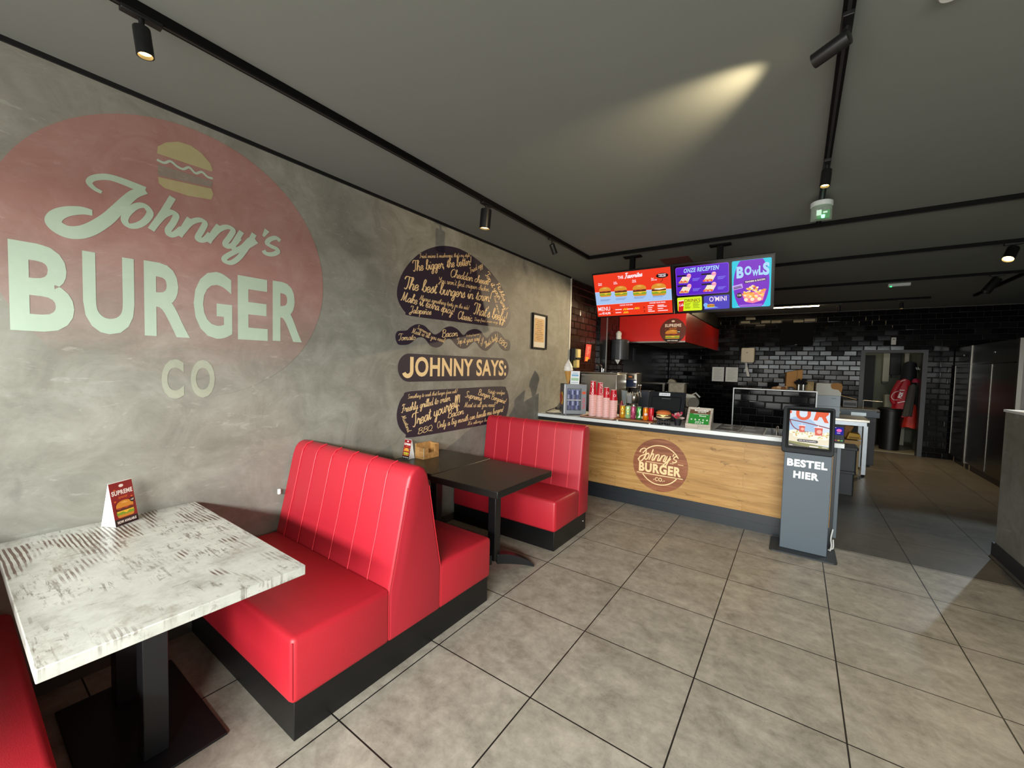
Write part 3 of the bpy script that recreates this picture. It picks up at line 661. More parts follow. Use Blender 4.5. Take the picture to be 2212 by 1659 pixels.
WAVE = [(0.65, 1.78), (0.66, 1.808), (0.686, 1.826), (0.769, 1.838), (0.811, 1.87), (0.883, 1.902), (0.973, 1.896), (1.045, 1.85), (1.102, 1.828), (1.167, 1.855), (1.234, 1.903), (1.321, 1.923), (1.413, 1.9), (1.471, 1.86), (1.509, 1.857), (1.566, 1.9), (1.666, 1.929), (1.761, 1.917), (1.827, 1.868), (1.883, 1.851), (1.949, 1.905), (2.029, 1.937), (2.125, 1.919), (2.201, 1.866), (2.291, 1.85), (2.314, 1.791), (2.296, 1.738), (2.207, 1.726), (2.132, 1.752), (2.069, 1.807), (2.033, 1.822), (1.988, 1.788), (1.91, 1.727), (1.844, 1.71), (1.767, 1.734), (1.702, 1.784), (1.66, 1.795), (1.601, 1.759), (1.533, 1.72), (1.446, 1.72), (1.38, 1.752), (1.325, 1.793), (1.28, 1.802), (1.237, 1.781), (1.187, 1.729), (1.121, 1.708), (1.048, 1.722), (0.991, 1.771), (0.945, 1.79), (0.885, 1.781), (0.834, 1.743), (0.778, 1.716), (0.688, 1.71), (0.658, 1.743)]
HEEL = [(0.674, 1.114), (0.700, 1.215), (0.745, 1.275), (0.821, 1.310), (1.4, 1.316), (2.15, 1.318), (2.255, 1.28), (2.306, 1.188), (2.308, 1.08), (2.27, 0.975), (2.20, 0.925), (1.827, 0.905), (0.872, 0.900), (0.775, 0.935), (0.70, 1.01)]
art = {}
for key, name, lab, out in (('bun', 'wall_sticker', 'dark dome-shaped wall sticker full of cream script slogans, the top bun', smooth_closed(BUN, 4)), ('wave', 'wall_sticker', 'thin wavy dark wall sticker with cream script, under the dome', smooth_closed(WAVE, 4)),
                       ('says', 'wall_sticker', 'dark pill-shaped wall sticker with big cream letters JOHNNY SAYS', rrect(0.680, 2.290, 1.394, 1.640, 0.122, 10)), ('heel', 'wall_sticker', 'lowest dark wall sticker of script slogans, partly behind the far red bench', smooth_closed(HEEL, 4))):
    cy = sum(p[0] for p in out)/len(out); cz = sum(p[1] for p in out)/len(out)
    t = art[key] = thing(name, lab, 'wall sticker', (WX, cy, cz), 'burger slogan wall art')
    MB().plate(WL, out, -0.002, 0.0015).build('backing', DECAL, t)
for key, s, a0, a1, c0, c1, h in PH:
    b = MB(); script(b, WL, s, (a0, a1), (c0, c1), h, off=0.0026, hw=1.05 if h > 0.06 else 0.85, nib=0.55)
    b.build('slogan', CREAM, art[key])
b = MB()
b.fbox(WL, 0.812, 0.850, 1.490, 1.612, 0.0016, 0.0026).ring(WL, 0.786, 1.490, 0.026, 0.064, PI*1.12, 2*PI, 0.0016, 0.0026, 0, 20).text(WL, 'OHNNY', 0.868, 1.440, 0.174, 0.782, bold=0.03, off=0.0026).text(WL, 'SAYS:', 1.705, 1.440, 0.174, 0.535, bold=0.026, off=0.0026)
b.build('headline', CREAM, art['says'])
# framed certificate
t = thing('picture_frame', 'black framed cream certificate on the wall left of the counter', 'picture frame', (WX, 2.95, 2.0))
F = Frame((WX, 2.95, 2.008), (0, 1, 0), (0, 0, 1))
b = MB(); w, h, e = 0.178, 0.226, 0.02
b.fbox(F, -w, -w+e, -h, h, 0, 0.022).fbox(F, w-e, w, -h, h, 0, 0.022).fbox(F, -w+e, w-e, h-e, h, 0, 0.022).fbox(F, -w+e, w-e, -h, -h+e, 0, 0.022)
b.build('frame', M('#0b0b0c', 0.7, 0, 0.15), t)
MB().fbox(F, -w+e, w-e, -h+e, h-e, 0, 0.006).build('mount', M('#d9d3c2', 0.6), t)
MB().fbox(F, -0.115, 0.115, -0.135, 0.165, 0.006, 0.008).build('certificate', M('#c79a55', 0.6, vary=0.2, vscale=15), t)
b = MB()
for i in range(11):
    ww = 0.05+0.045*((i*7) % 5)/4; b.fbox(F, -ww, ww, 0.13-i*0.024, 0.137-i*0.024, 0.008, 0.0088)
b.build('print', M('#6d4f26', 0.6), t)

# ================================================================== benches
def bench(name, label, y0, y1, back, flip=False, double=True):
    """padded bench; profile in (y, z), drawn out from the wall to the aisle"""
    x0, x1 = WX+0.015, -0.035; mid = (y0+y1)/2
    t = thing(name, label, 'bench', ((x0+x1)/2, mid, 0), 'red leather booth benches')
    MB().box(x0, x1-0.018, y0+0.02, y1-0.012, 0.0, 0.172).build('plinth', BASE, t, bevel=0.003)
    G = Frame((x0, 0, 0), (0, 1, 0), (0, 0, 1)); Lx = x1-x0
    bx = back
    MB().plate(G, bx, 0.0, Lx).build('backrest', RED2, t, bevel=0.022, seg=3, bang=15, puff=True)
    def seat(a, c, zt=0.445):
        MB().plate(G, [(a, 0.165), (c, 0.165), (c, zt-0.006 if c > a else zt), (a, zt)], 0.0, Lx).build('seat', RED, t, bevel=0.026, seg=3, puff=True)
    return t, G, Lx, seat
def seams(t, G, face, Lx, xs, name='seam'):
    """raised piping running up the backrest face (list of (y,z)) at distances xs from the wall"""
    for x in xs:
        MB().tube([G.p(y, z, x) for y, z in face], 0.0035, 6).build(name, M('#d32b39', 0.4), t, smooth=60)
bk = [(-0.315, 0.168), (-0.315, 0.42), (-0.262, 0.66), (-0.205, 0.93), (-0.190, 0.978), (-0.165, 1.008), (-0.125, 1.02), (-0.09, 1.005), (-0.066, 0.97), (-0.052, 0.92), (-0.005, 0.66), (0.045, 0.42), (0.045, 0.168)]
t, G, Lx, seat = bench('booth_bench', 'double-sided red leather bench between the white table and the black table', -0.786, 0.505, bk)
seat(-0.786, -0.30); seat(0.03, 0.505, 0.435)
fy = [(-0.317, 0.43), (-0.290, 0.55), (-0.264, 0.66), (-0.207, 0.93), (-0.194, 0.975), (-0.168, 1.008), (-0.128, 1.021)]
seams(t, G, fy, Lx, [0.12, 0.285, 0.455, 0.63, 0.81, 0.985])
for pts in ([(-0.312, 0.19), (-0.311, 0.42), (-0.259, 0.66), (-0.203, 0.92)], [(0.040, 0.19), (0.040, 0.42), (-0.009, 0.66), (-0.055, 0.90)]):
    MB().tube([G.p(y, z, Lx-0.004) for y, z in pts], 0.003, 6).build('edge_piping', M('#b81a28', 0.45), t, smooth=60)
MB().tube([G.p(-0.779, z, Lx-0.007) for z in (0.19, 0.3, 0.425)], 0.0032, 6).build('edge_piping', M('#b81a28', 0.45), t, smooth=60)
MB().box(WX+0.012, WX+0.03, -0.30, -0.283, 0.675, 0.71).build('bracket', WHITE, t, bevel=0.004)

bk2 = [(1.815, 0.168), (1.815, 0.42), (1.845, 0.66), (1.872, 0.93), (1.880, 0.975), (1.905, 1.005), (1.945, 1.015), (1.99, 1.005), (2.018, 0.97), (2.024, 0.92), (2.026, 0.5), (2.026, 0.168)]
t2, G, Lx, seat = bench('booth_bench', 'red leather bench with its back to the wooden counter, beyond the black table', 1.368, 2.026, bk2)
seat(1.368, 1.83, 0.432)
seams(t2, G, [(1.813, 0.43), (1.843, 0.66), (1.870, 0.93), (1.879, 0.977), (1.904, 1.006), (1.944, 1.016)], Lx, [0.15, 0.32, 0.49, 0.67, 0.86, 1.03])
MB().tube([G.p(1.375, z, Lx-0.007) for z in (0.19, 0.3, 0.41)], 0.0032, 6).build('edge_piping', M('#b81a28', 0.45), t2, smooth=60)
MB().lathe([(0.006, 0), (0.006, 0.004)], None, 10, 0, Frame((-0.053, 1.96, 0.09), (0, 1, 0), (0, 0, 1))).build('screw', CHROME, t2)

bk3 = [(-2.05, 0.168), (-2.05, 0.9), (-2.03, 0.98), (-1.98, 1.015), (-1.93, 1.005), (-1.90, 0.96), (-1.86, 0.66), (-1.84, 0.42), (-1.84, 0.168)]
t3, G, Lx, seat = bench('booth_bench', 'red leather bench mostly out of frame, at the lower left corner beside the white table', -2.05, -1.405, bk3)
seat(-1.86, -1.405)

# ================================================================== tables
t = thing('dining_table', 'white distressed-wood table with black twin-post base, nearest the camera', 'table', (-0.62, -1.095, 0))
b = MB().box(-1.19, -0.005, -1.445, -0.745, 0.706, 0.745); b.build('tabletop', WHITEWOOD, t, bevel=0.003)
MB().box(-1.0, -0.305, -1.31, -0.91, 0.0, 0.011).build('base_plate', BLACKM, t, bevel=0.003)
for x in (-0.45, -0.86): MB().box(x-0.04, x+0.04, -1.15, -1.072, 0.010, 0.70).build('post', M('#17181a', 0.4), t, bevel=0.003)
MB().box(-0.98, -0.30, -1.26, -0.93, 0.695, 0.707).build('top_bracket', BLACKM, t)
def blacktable(label, x0, x1, y0, y1, cx, cy, a0):
    t = thing('dining_table', label, 'table', (cx, cy, 0), 'black tables')
    MB().box(x0, x1, y0, y1, 0.698, 0.745).build('tabletop', BLACKTOP, t, bevel=0.004)
    MB().box(cx-0.035, cx+0.035, cy-0.035, cy+0.035, 0.09, 0.70).build('post', M('#141415', 0.3), t, bevel=0.006)
    MB().box(cx-0.16, cx+0.16, cy-0.16, cy+0.16, 0.69, 0.699).build('top_bracket', BLACKM, t)
    for k in range(2):
        a = a0+k*PI; d = Vector((math.cos(a), math.sin(a), 0)); n = Vector((-d.y, d.x, 0)); b = MB(); N = 12; o = len(b.v)
        for i in range(N+1):
            u = i/N; r = 0.02+0.30*u; zt = 0.135-0.115*u**2.0; zb = max(0.0, zt-0.055*(1-u)-0.02-0.045*math.sin(PI*u)*0.4); w = 0.033
            if i == N: zb = 0.0
            c = Vector((cx, cy, 0))+d*r
            b.v += [c-n*w+Vector((0, 0, zb)), c+n*w+Vector((0, 0, zb)), c+n*w+Vector((0, 0, zt)), c-n*w+Vector((0, 0, zt))]
        for i in range(N):
            p = o+4*i; q = p+4
            for j in range(4): b.f.append((p+j, p+(j+1) % 4, q+(j+1) % 4, q+j)); b.m.append(0)
        b.f += [(o+3, o+2, o+1, o), (o+4*N, o+4*N+1, o+4*N+2, o+4*N+3)]; b.m += [0, 0]
        b.build('foot', M('#1d1e20', 0.25), t, bevel=0.004)
    return t
blacktable('black square table on the aisle side between the two red benches', -0.592, 0.025, 0.478, 1.18, -0.262, 0.83, math.radians(53))
blacktable('black square table pushed against the wall, carrying the small wooden box', WX+0.015, -0.596, 0.505, 1.20, -0.90, 0.85, math.radians(45))
# ================================================================== food pictures (flat prints)
BUNC, PATTY, CHEESE, LETT, BACON, EGG = '#d9922f', '#5a2a18', '#f2c53a', '#7fa52a', '#b5482e', '#fff4e6'
def burger_pic(mb, F, cx, cy, w, h, off, mis, wob=0.0, egg=False):
    """mis: material slots for bun, patty, cheese, lettuce, bacon, egg"""
    def P(p): return [(cx+x*w/2, cy+y*h/2) for x, y in p]
    mb.flat(F, P(rrect(-0.95, 0.95, -1.0, -0.45, 0.25)), off, mis[0])
    mb.flat(F, P([(-1, -0.5)]+[(-1+2*i/12, -0.62-(0.14 if i % 2 else 0.0)) for i in range(13)]+[(1, -0.5), (0.98, -0.25), (-0.98, -0.25)]), off+0.0003, mis[3])
    mb.flat(F, P([(-0.96, -0.12), (-0.9, -0.42), (-0.3, -0.35), (0.1, -0.58), (0.45, -0.34), (0.95, -0.4), (0.98, -0.1)]), off+0.0006, mis[2])
    mb.flat(F, P(rrect(-0.98, 0.98, -0.22, 0.08, 0.12)), off+0.0009, mis[1])
    mb.flat(F, P([(-0.98, 0.1), (-0.6, -0.02), (-0.2, 0.12), (0.2, -0.04), (0.6, 0.12), (0.98, 0.0), (0.98, 0.2), (-0.98, 0.24)]), off+0.0012, mis[4])
    if egg: mb.flat(F, P([(-0.6, 0.06), (0.1, -0.05), (1.0, 0.1), (0.95, 0.24), (0.3, 0.32), (-0.5, 0.2)]), off+0.0014, mis[5])
    dome = [(-1, 0.18)]+[(-math.cos(PI*i/16), 0.22+0.78*math.sin(PI*i/16)**0.8) for i in range(1, 16)]+[(1, 0.18)]
    mb.flat(F, P(dome), off+0.0016, mis[0])
    mb.flat(F, P([(-0.55+0.15, 0.72), (0.0, 0.88), (0.5, 0.70), (0.1, 0.62)]), off+0.0019, mis[2] if len(mis) < 7 else mis[6])
def burger_mats(e=0.0):
    f = (lambda c: E(c, e)) if e else (lambda c: M(c, 0.55))
    return [f(BUNC), f(PATTY), f(CHEESE), f(LETT), f(BACON), f(EGG), f('#eab25c')]

# ================================================================== counter
CT = 0.945; CX1 = 1.905
CF = Frame((0, 2.985, 0), (1, 0, 0), (0, 0, 1))
t = thing('counter', 'long ordering counter with oak front, white top and round burger logo', 'counter', (0.35, 3.3, 0))
MB().box(WX+0.002, CX1-0.03, 3.0, 3.63, 0.0, 0.905).build('body', ANTHRA, t)
MB().box(WX+0.002, 1.86, 2.986, 3.002, 0.178, 0.862).build('front_panel', OAK, t, bevel=0.003)
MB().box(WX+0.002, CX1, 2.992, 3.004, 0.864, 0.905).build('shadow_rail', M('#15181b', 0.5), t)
MB().box(WX+0.002, 1.88, 2.994, 3.005, 0.0, 0.09).box(WX+0.002, 1.88, 2.997, 3.005, 0.09, 0.176).build('plinth', M('#1e2327', 0.4, vary=0.1), t)
MB().box(1.875, CX1, 2.98, 3.63, 0.10, 0.905).build('end_panel', M('#4b545b', 0.45), t, bevel=0.003)
MB().box(1.853, 1.876, 2.984, 3.0, 0.178, 0.862).build('edge_trim', M('#111315', 0.4), t)
# counter logo
lg = MB().plate(CF, circ(0.368, 0.505, 0.292, 72), 0.0, 0.004).build('logo_disc', WALNUT, t)
u0, z0 = 0.368, 0.505
def cb(): return MB()
b = cb().ring(CF, u0, z0, 0.211, 0.222, math.radians(28), math.radians(150), 0.0035, 0.0052).ring(CF, u0, z0, 0.211, 0.222, math.radians(211), math.radians(329), 0.0035, 0.0052)
b.build('logo_ring', CREAM, t)
sc_ = 0.42/0.83
b = cb(); tr = lambda p: (u0-0.165+(p[0]+1.02)*0.465+0.0*(p[1]), z0+0.045+(p[1]-2.21)*0.62+(p[0]+0.72)*0.0)
johnnys(b, CF, tr, 0.0062, 0.0052, 0, 2)
dz = 0.032
b.ribbon(CF, [(a_, c_+dz) for a_, c_ in [(u0-0.222, z0+0.085), (u0-0.205, z0+0.118), (u0-0.168, z0+0.135), (u0-0.152, z0+0.115), (u0-0.158, z0+0.06), (u0-0.185, z0+0.005), (u0-0.215, z0-0.018), (u0-0.232, z0+0.0), (u0-0.215, z0+0.035), (u0-0.172, z0+0.062), (u0-0.118, z0+0.085)]], 0.0062, 0.0052, 0, 0.2, 6)
b.build('logo_script', CREAM, t)
b = cb().text(CF, 'BURGER', u0, z0-0.095, 0.103, 0.45, align='c', bold=0.045, off=0.0052); b.build('logo_lettering', CREAM, t)
b = cb().fbox(CF, u0-0.245, u0+0.245, z0-0.117, z0-0.108, 0.0035, 0.0052).fbox(CF, u0-0.245, u0-0.22, z0+0.034, z0+0.040, 0.0035, 0.0052).fbox(CF, u0-0.15, u0+0.055, z0+0.018, z0+0.024, 0.0035, 0.0052).fbox(CF, u0+0.105, u0+0.145, z0+0.034, z0+0.040, 0.0035, 0.0052).fbox(CF, u0+0.19, u0+0.245, z0+0.034, z0+0.040, 0.0035, 0.0052)
b.build('logo_rule', CREAM, t)
b = cb().text(CF, '-CO.-', u0, z0-0.178, 0.040, 0.125, align='c', bold=0.02, off=0.0052); b.build('logo_small_lettering', CREAM, t)
o = MB().box(WX+0.002, 1.925, 2.975, 3.68, 0.905, CT).build('worktop', M('#dfe3e0', 0.3, vary=0.03), t, bevel=0.003)
o['label'] = 'white counter top'

# ================================================================== menu screens
tilt = Vector((0, -0.2, 0.495)).normalized()
SF = Frame((0, 3.0, 2.677), (1, 0, 0), tilt)   # n points to the camera side and down
def screen(label, x0, x1, px):
    c = SF.p((x0+x1)/2, -0.267, -0.03)
    t = thing('menu_screen', label, 'screen', tuple(c), 'hanging menu screens')
    b = MB().fbox(SF, x0, x1, -0.535, 0.003, -0.045, -0.004); b.build('casing', M('#0a0a0b', 0.3), t, bevel=0.004)
    b = MB().fbox(SF, x0, x1, -0.012, 0.003, -0.004, 0.0).fbox(SF, x0, x1, -0.535, -0.520, -0.004, 0.0).fbox(SF, x0, x0+0.012, -0.52, -0.012, -0.004, 0.0).fbox(SF, x1-0.012, x1, -0.52, -0.012, -0.004, 0.0)
    b.build('bezel', M('#0b0b0c', 0.25), t)
    pl = MB().box(px-0.028, px+0.028, 3.115, 3.165, 2.50, CEILZ-0.004).box(px-0.10, px+0.10, 3.10, 3.18, CEILZ-0.018, CEILZ-0.002).box(px-0.05, px+0.05, 3.165, 3.22, 2.36, 2.58)
    pl.build('ceiling_mount', MATTE, t, bevel=0.003)
    return t
X0, X1 = -0.518, 0.398
t = screen('left hanging menu screen, red with four burgers, The Favorites', X0, X1, -0.075)
SR, SW, SB = E('#f23a1c', 0.95), E('#ffe9ee', 1.0), E('#a9c9f5', 0.95); SK = E('#1a0808', 0.5)
def sflat(name, mat, par, *polys, off=-0.0035):
    b = MB()
    for p in polys: b.flat(SF, p, off)
    return b.build(name, mat, par)
R4 = lambda a, b_, c, d: [(a, c), (b_, c), (b_, d), (a, d)]
a0, a1 = X0+0.012, X1-0.012
disp = sflat('display', SR, t, R4(a0, a1, -0.52, -0.012))
sflat('blue_band', SB, disp, [(a0, -0.375), (a1, -0.372), (a1, -0.255), (a0, -0.222)], off=-0.0031)
sflat('band_edge', SW, disp, [(a0, -0.378), (a1, -0.375), (a1, -0.372), (a0, -0.375)], [(a0, -0.222), (a1, -0.255), (a1, -0.251), (a0, -0.218)], off=-0.0030)
BE = burger_mats(1.0)
for i, cx in enumerate((-0.378, -0.185, 0.035, 0.250)):
    b = MB(); burger_pic(b, SF, cx, -0.222+(-0.008)*i, 0.148+0.004*i, 0.118+0.006*i, -0.0028, [0, 1, 2, 3, 4, 5, 6], egg=(i == 3)); b.build('burger_picture', BE, disp)
b = MB()
b.text(SF, 'THE', -0.205, -0.087, 0.034, 0.065, bold=0.04, off=-0.0028)
script(b, SF, 'Favorites', (-0.127, -0.088), (0.082, -0.082), 0.058, 1.7, 0, -0.0026, nib=0.3)
for cx, u in ((-0.455, 'Cheese'), (-0.262, 'Lucky'), (-0.04, 'Classic'), (0.175, 'Best')):
    b.text(SF, u, cx, -0.125, 0.014, bold=0.03, shear=0.2, off=-0.0028, xs=0.8)
    b.text(SF, {'Best': 'DEAL PLUS'}.get(u, 'DELUXE'), cx, -0.143, 0.012, bold=0.05, off=-0.0028, xs=0.75)
b.text(SF, 'MENU', -0.490, -0.452, 0.048, 0.150, bold=0.012, off=-0.0028).text(SF, 'vanaf', -0.490, -0.496, 0.014, 0.04, bold=0.05, off=-0.0028).text(SF, '\u20ac14,95', -0.445, -0.498, 0.028, 0.105, bold=0.05, off=-0.0028)
b.text(SF, 'CHOOSE YOUR SIDE', -0.215, -0.405, 0.016, 0.155, bold=0.03, off=-0.0028).text(SF, 'CHOOSE YOUR DRINK', 0.135, -0.402, 0.016, 0.18, bold=0.03, off=-0.0028)
for u, v, w in ((-0.275, -0.452, 0.08), (-0.125, -0.452, 0.07), (-0.275, -0.488, 0.07), (0.115, -0.430, 0.07), (0.115, -0.453, 0.05), (0.115, -0.476, 0.045), (0.115, -0.495, 0.075), (0.225, -0.430, 0.07), (0.225, -0.445, 0.10), (0.225, -0.468, 0.06), (0.225, -0.492, 0.11)):
    b.fbox(SF, u, u+w, v, v+0.009, -0.0031, -0.0028)
b.build('lettering', SW, disp)
b = MB(); b.flat(SF, circ(0.295, -0.098, 0.066, 24, 0.027), -0.0030)
b.ribbon(SF, [(0.30, -0.128), (0.295, -0.15), (0.27, -0.17)], 0.002, -0.003)
for u in (-0.325, 0.065):
    for v in (-0.44, -0.485): b.ribbon(SF, [(u, v+0.012), (u+0.015, v), (u, v-0.012)], 0.003, -0.003, 0, 0, 1)
b.build('price_bubble', SK, disp)
MB().text(SF, '+\u20ac2,50', 0.295, -0.112, 0.018, 0.075, align='c', bold=0.05, off=-0.0026).fbox(SF, 0.255, 0.335, -0.088, -0.081, -0.0029, -0.0026).build('price_lettering', SW, disp)
b = MB()
for u, v in ((-0.17, -0.448), (-0.035, -0.445), (-0.17, -0.487)):
    for k in range(7): b.ribbon(SF, [(u+k*0.008-0.005, v-0.012+(k % 3)*0.004), (u+k*0.009, v+0.006+(k % 2)*0.008)], 0.004, -0.0029)
b.build('fries_picture', E('#f7b52a', 1.0), disp)
b = MB()
for cx in (-0.378, -0.185, 0.035, 0.250):
    for k in range(2): b.fbox(SF, cx-0.07, cx+0.06-0.02*k, -0.318-0.012*k, -0.313-0.012*k, -0.0031, -0.0029)
b.build('fine_print', E('#7c93c4', 0.8), disp)

Y0, Y1 = 0.406, 1.338
t = screen('right hanging menu screen, purple and turquoise panels, Onze Recepten and Bowls', Y0, Y1, 0.845)
disp = sflat('display', M('#101014', 0.12, 0, 0.6, vary=0.2, vscale=6), t, R4(Y0+0.012, Y1-0.012, -0.52, -0.012))
PU, PK, TU = E('#5a17c9', 0.95), E('#a050ff', 1.0), E('#22c7de', 1.0); YE = E('#d6ee1e', 1.0); ID = E('#4a3fc0', 0.95); LB = E('#a8d6ff', 1.0)
sflat('panel', PK, disp, rrect(0.437, 0.947, -0.337, -0.034, 0.02), off=-0.0033); sflat('panel', PU, disp, rrect(0.441, 0.943, -0.333, -0.038, 0.018), off=-0.0031)
b = MB(); b.text(SF, 'ONZE RECEPTEN', 0.52, -0.096, 0.044, 0.34, bold=0.03, shear=0.25, off=-0.0028); b.build('lettering', LB, disp)
WRAP = [E('#f3e3c8', 1.0), E('#d99a55', 1.0), E('#e8553c', 1.0), E('#ffb6d6', 1.0)]
for k, (cx, cy) in enumerate(((0.525, -0.165), (0.765, -0.170), (0.525, -0.272), (0.765, -0.275))):
    b = MB(); b.plate(SF, [(cx-0.06, cy-0.035), (cx+0.03, cy-0.04), (cx+0.065, cy+0.025), (cx-0.02, cy+0.03)], -0.0031, -0.0029, 0)
    for q in range(5): b.flat(SF, circ(cx-0.05+q*0.018, cy-0.028+0.006*(q % 2), 0.012, 8), -0.0027, 1+(q+k) % 2)
    b.flat(SF, circ(cx+0.045, cy+0.035, 0.022, 12), -0.0026, 3)
    b.text(SF, '\u20ac7,50', cx+0.045, cy+0.028, 0.012, align='c', bold=0.04, off=-0.0023, mi=2)
    b.build('wrap_picture', WRAP, disp)
    b = MB()
    for q in range(3): b.fbox(SF, cx+0.078, cx+0.155-0.012*q, cy-0.002-q*0.011, cy+0.003-q*0.011, -0.0031, -0.0028)
    b.build('fine_print', E('#7f7bf0', 1.0), disp)
    MB().fbox(SF, cx-0.075, cx+0.015, cy+0.032, cy+0.048, -0.0031, -0.0028).build('name_tag', SK, disp)
sflat('panel', YE, disp, rrect(0.44, 0.689, -0.508, -0.357, 0.012), off=-0.0032)
b = MB(); b.text(SF, 'DRINKS', 0.515, -0.414, 0.036, 0.158, bold=0.005, off=-0.0028); b.build('lettering', E('#8a1d10', 0.7), disp)
b = MB()
for k in range(5): b.fbox(SF, 0.515, 0.575-0.008*(k % 3), -0.43-0.013*k, -0.4255-0.013*k, -0.0031, -0.0028).fbox(SF, 0.60, 0.665-0.012*(k % 2), -0.425-0.013*k, -0.4205-0.013*k, -0.0031, -0.0028)
b.build('fine_print', E('#5c7a10', 0.6), disp)
b = MB(); b.flat(SF, [(0.455, -0.40), (0.508, -0.395), (0.497, -0.51), (0.447, -0.515)], -0.0028, 0).flat(SF, [(0.45, -0.40), (0.512, -0.393), (0.511, -0.385), (0.45, -0.391)], -0.0027, 1)
script(b, SF, 'Cola', (0.458, -0.455), (0.505, -0.448), 0.028, 1.4, 1, -0.0026)
b.build('cup_picture', [E('#d81a22', 1.0), SW], disp)
sflat('panel', ID, disp, rrect(0.708, 0.951, -0.506, -0.359, 0.012), off=-0.0032)
b = MB(); b.text(SF, "O'MINI", 0.762, -0.422, 0.050, 0.163, bold=0.008, off=-0.0028); b.build('lettering', SW, disp)
b = MB(); burger_pic(b, SF, 0.775, -0.465, 0.075, 0.035, -0.0029, [0, 1, 2, 3, 4, 5, 6]); b.build('burger_picture', BE, disp)
b = MB(); b.flat(SF, [(0.715, -0.495), (0.85, -0.488), (0.80, -0.475), (0.72, -0.470)], -0.0031).flat(SF, circ(0.725, -0.455, 0.022, 14), -0.0030); b.build('tray_picture', E('#7fb6ff', 1.0), disp)
sflat('panel', TU, disp, rrect(0.974, 1.310, -0.505, -0.033, 0.014), off=-0.0033)
sflat('purple_oval', E('#7a1fc4', 0.95), disp, [(max(0.978, min(1.306, x)), max(-0.503, min(-0.035, y))) for x, y in circ(1.142, -0.27, 0.155, 48, 0.30)], off=-0.0030)
b = MB()
for ch, x, y, h, w in (('B', 1.015, -0.205, 0.115, 0.062), ('O', 1.085, -0.180, 0.085, 0.06), ('W', 1.150, -0.195, 0.06, 0.055), ('L', 1.205, -0.190, 0.09, 0.035), ('S', 1.240, -0.195, 0.12, 0.055)):
    b.text(SF, ch, x, y, h, w, bold=0.05, off=-0.0027)
b.build('lettering', LB, disp)
b = MB().fbox(SF.at(1.085, -0.262, 0, 0.09), 0, 0.185, 0, 0.026, -0.0029, -0.0026, 0).text(SF, 'TENDERS & BACON', 1.090, -0.257, 0.016, 0.172, bold=0.04, off=-0.0023, mi=1, ang=0.09); b.build('ribbon_lettering', [E('#2a0f55', 0.8), SW], disp)
rb = random.Random(4); FM = [E('#d43a5a', 1.0), E('#f2a22e', 1.0), E('#ffe9c8', 1.0), E('#e0562c', 1.0), E('#f7c765', 1.0), E('#ff7f96', 1.0)]
b = MB(); b.flat(SF, [(1.06, -0.36), (1.268, -0.345), (1.245, -0.44), (1.16, -0.465), (1.095, -0.448)], -0.0028, 5)
for k in range(60):
    a, r = rb.uniform(0, 2*PI), rb.uniform(0, 1)**0.5; cx, cy = 1.162+0.103*r*math.cos(a), -0.343+0.055*r*math.sin(a)-0.02*rb.random()
    b.flat(SF, [(cx+0.016*rb.uniform(.6, 1.2)*math.cos(2*PI*q/5+a), cy+0.012*rb.uniform(.6, 1.2)*math.sin(2*PI*q/5+a)) for q in range(5)], -0.0027+0.00001*k, rb.choice([1, 1, 2, 3, 4, 4]))
for u in (1.10, 1.155, 1.215): b.flat(SF, circ(u, -0.425, 0.018, 12), -0.0015, 2)
b.build('bowl_picture', FM, disp)
b = MB().flat(SF, circ(1.04, -0.378, 0.026, 20), -0.0026, 0).text(SF, '7,95', 1.04, -0.386, 0.018, 0.036, align='c', bold=0.03, off=-0.0023, mi=1); b.build('price_bubble', [SK, SW], disp)
b = MB().fbox(SF.at(0.985, -0.322, 0, 0.2), 0, 0.09, 0, 0.045, -0.0029, -0.0026, 0).fbox(SF.at(0.99, -0.312, 0, 0.2), 0, 0.075, 0, 0.008, -0.0025, -0.0022, 1).fbox(SF.at(0.99, -0.298, 0, 0.2), 0, 0.065, 0, 0.006, -0.0025, -0.0022, 1); b.build('badge', [E('#cfa8ff', 0.9), SK], disp)
b = MB().fbox(SF, 1.04, 1.24, -0.482, -0.478, -0.0029, -0.0026).fbox(SF, 1.01, 1.27, -0.494, -0.490, -0.0029, -0.0026); b.build('fine_print', E('#c9a2ff', 1.0), disp)

# ================================================================== ordering kiosk
t = thing('ordering_kiosk', 'grey self-order kiosk with tilted touch screen, reading BESTEL HIER', 'kiosk', (1.66, 2.76, 0))
MB().plate(Frame((0, 0, 0), (1, 0, 0), (0, 1, 0)), rrect(1.424, 1.897, 2.60, 2.95, 0.03), 0.0, 0.012).build('base_plate', M('#25292c', 0.5), t)
MB().box(1.497, 1.830, 2.705, 2.86, 0.012, 0.90).build('column', KGREY, t, bevel=0.004)
KF = Frame((0, 2.7045, 0), (1, 0, 0), (0, 0, 1))
MB().text(KF, 'BESTEL', 1.521, 0.745, 0.064, 0.280, bold=0.05, off=0.001).text(KF, 'HIER', 1.570, 0.645, 0.062, 0.178, bold=0.05, off=0.001).build('lettering', M('#f2f6f6', 0.5), t)
hf = Vector((0, 0.10, 0.40)).normalized()
HF = Frame((0, 2.655, 0.872), (1, 0, 0), hf)
head = MB().plate(HF, rrect(1.474, 1.836, 0.0, 0.405, 0.022), -0.055, 0.0).build('screen_housing', M('#14171a', 0.55, 0, 0.25), t, bevel=0.004)
MB().plate(HF, rrect(1.500, 1.820, 0.035, 0.385, 0.012), 0.0, 0.0015).build('glass_bezel', M('#050506', 0.12), t)
D0, D1, E0, E1 = 1.523, 1.800, 0.057, 0.365
KW, KS = E('#eef2f4', 1.0), E('#a9c6e6', 0.95)
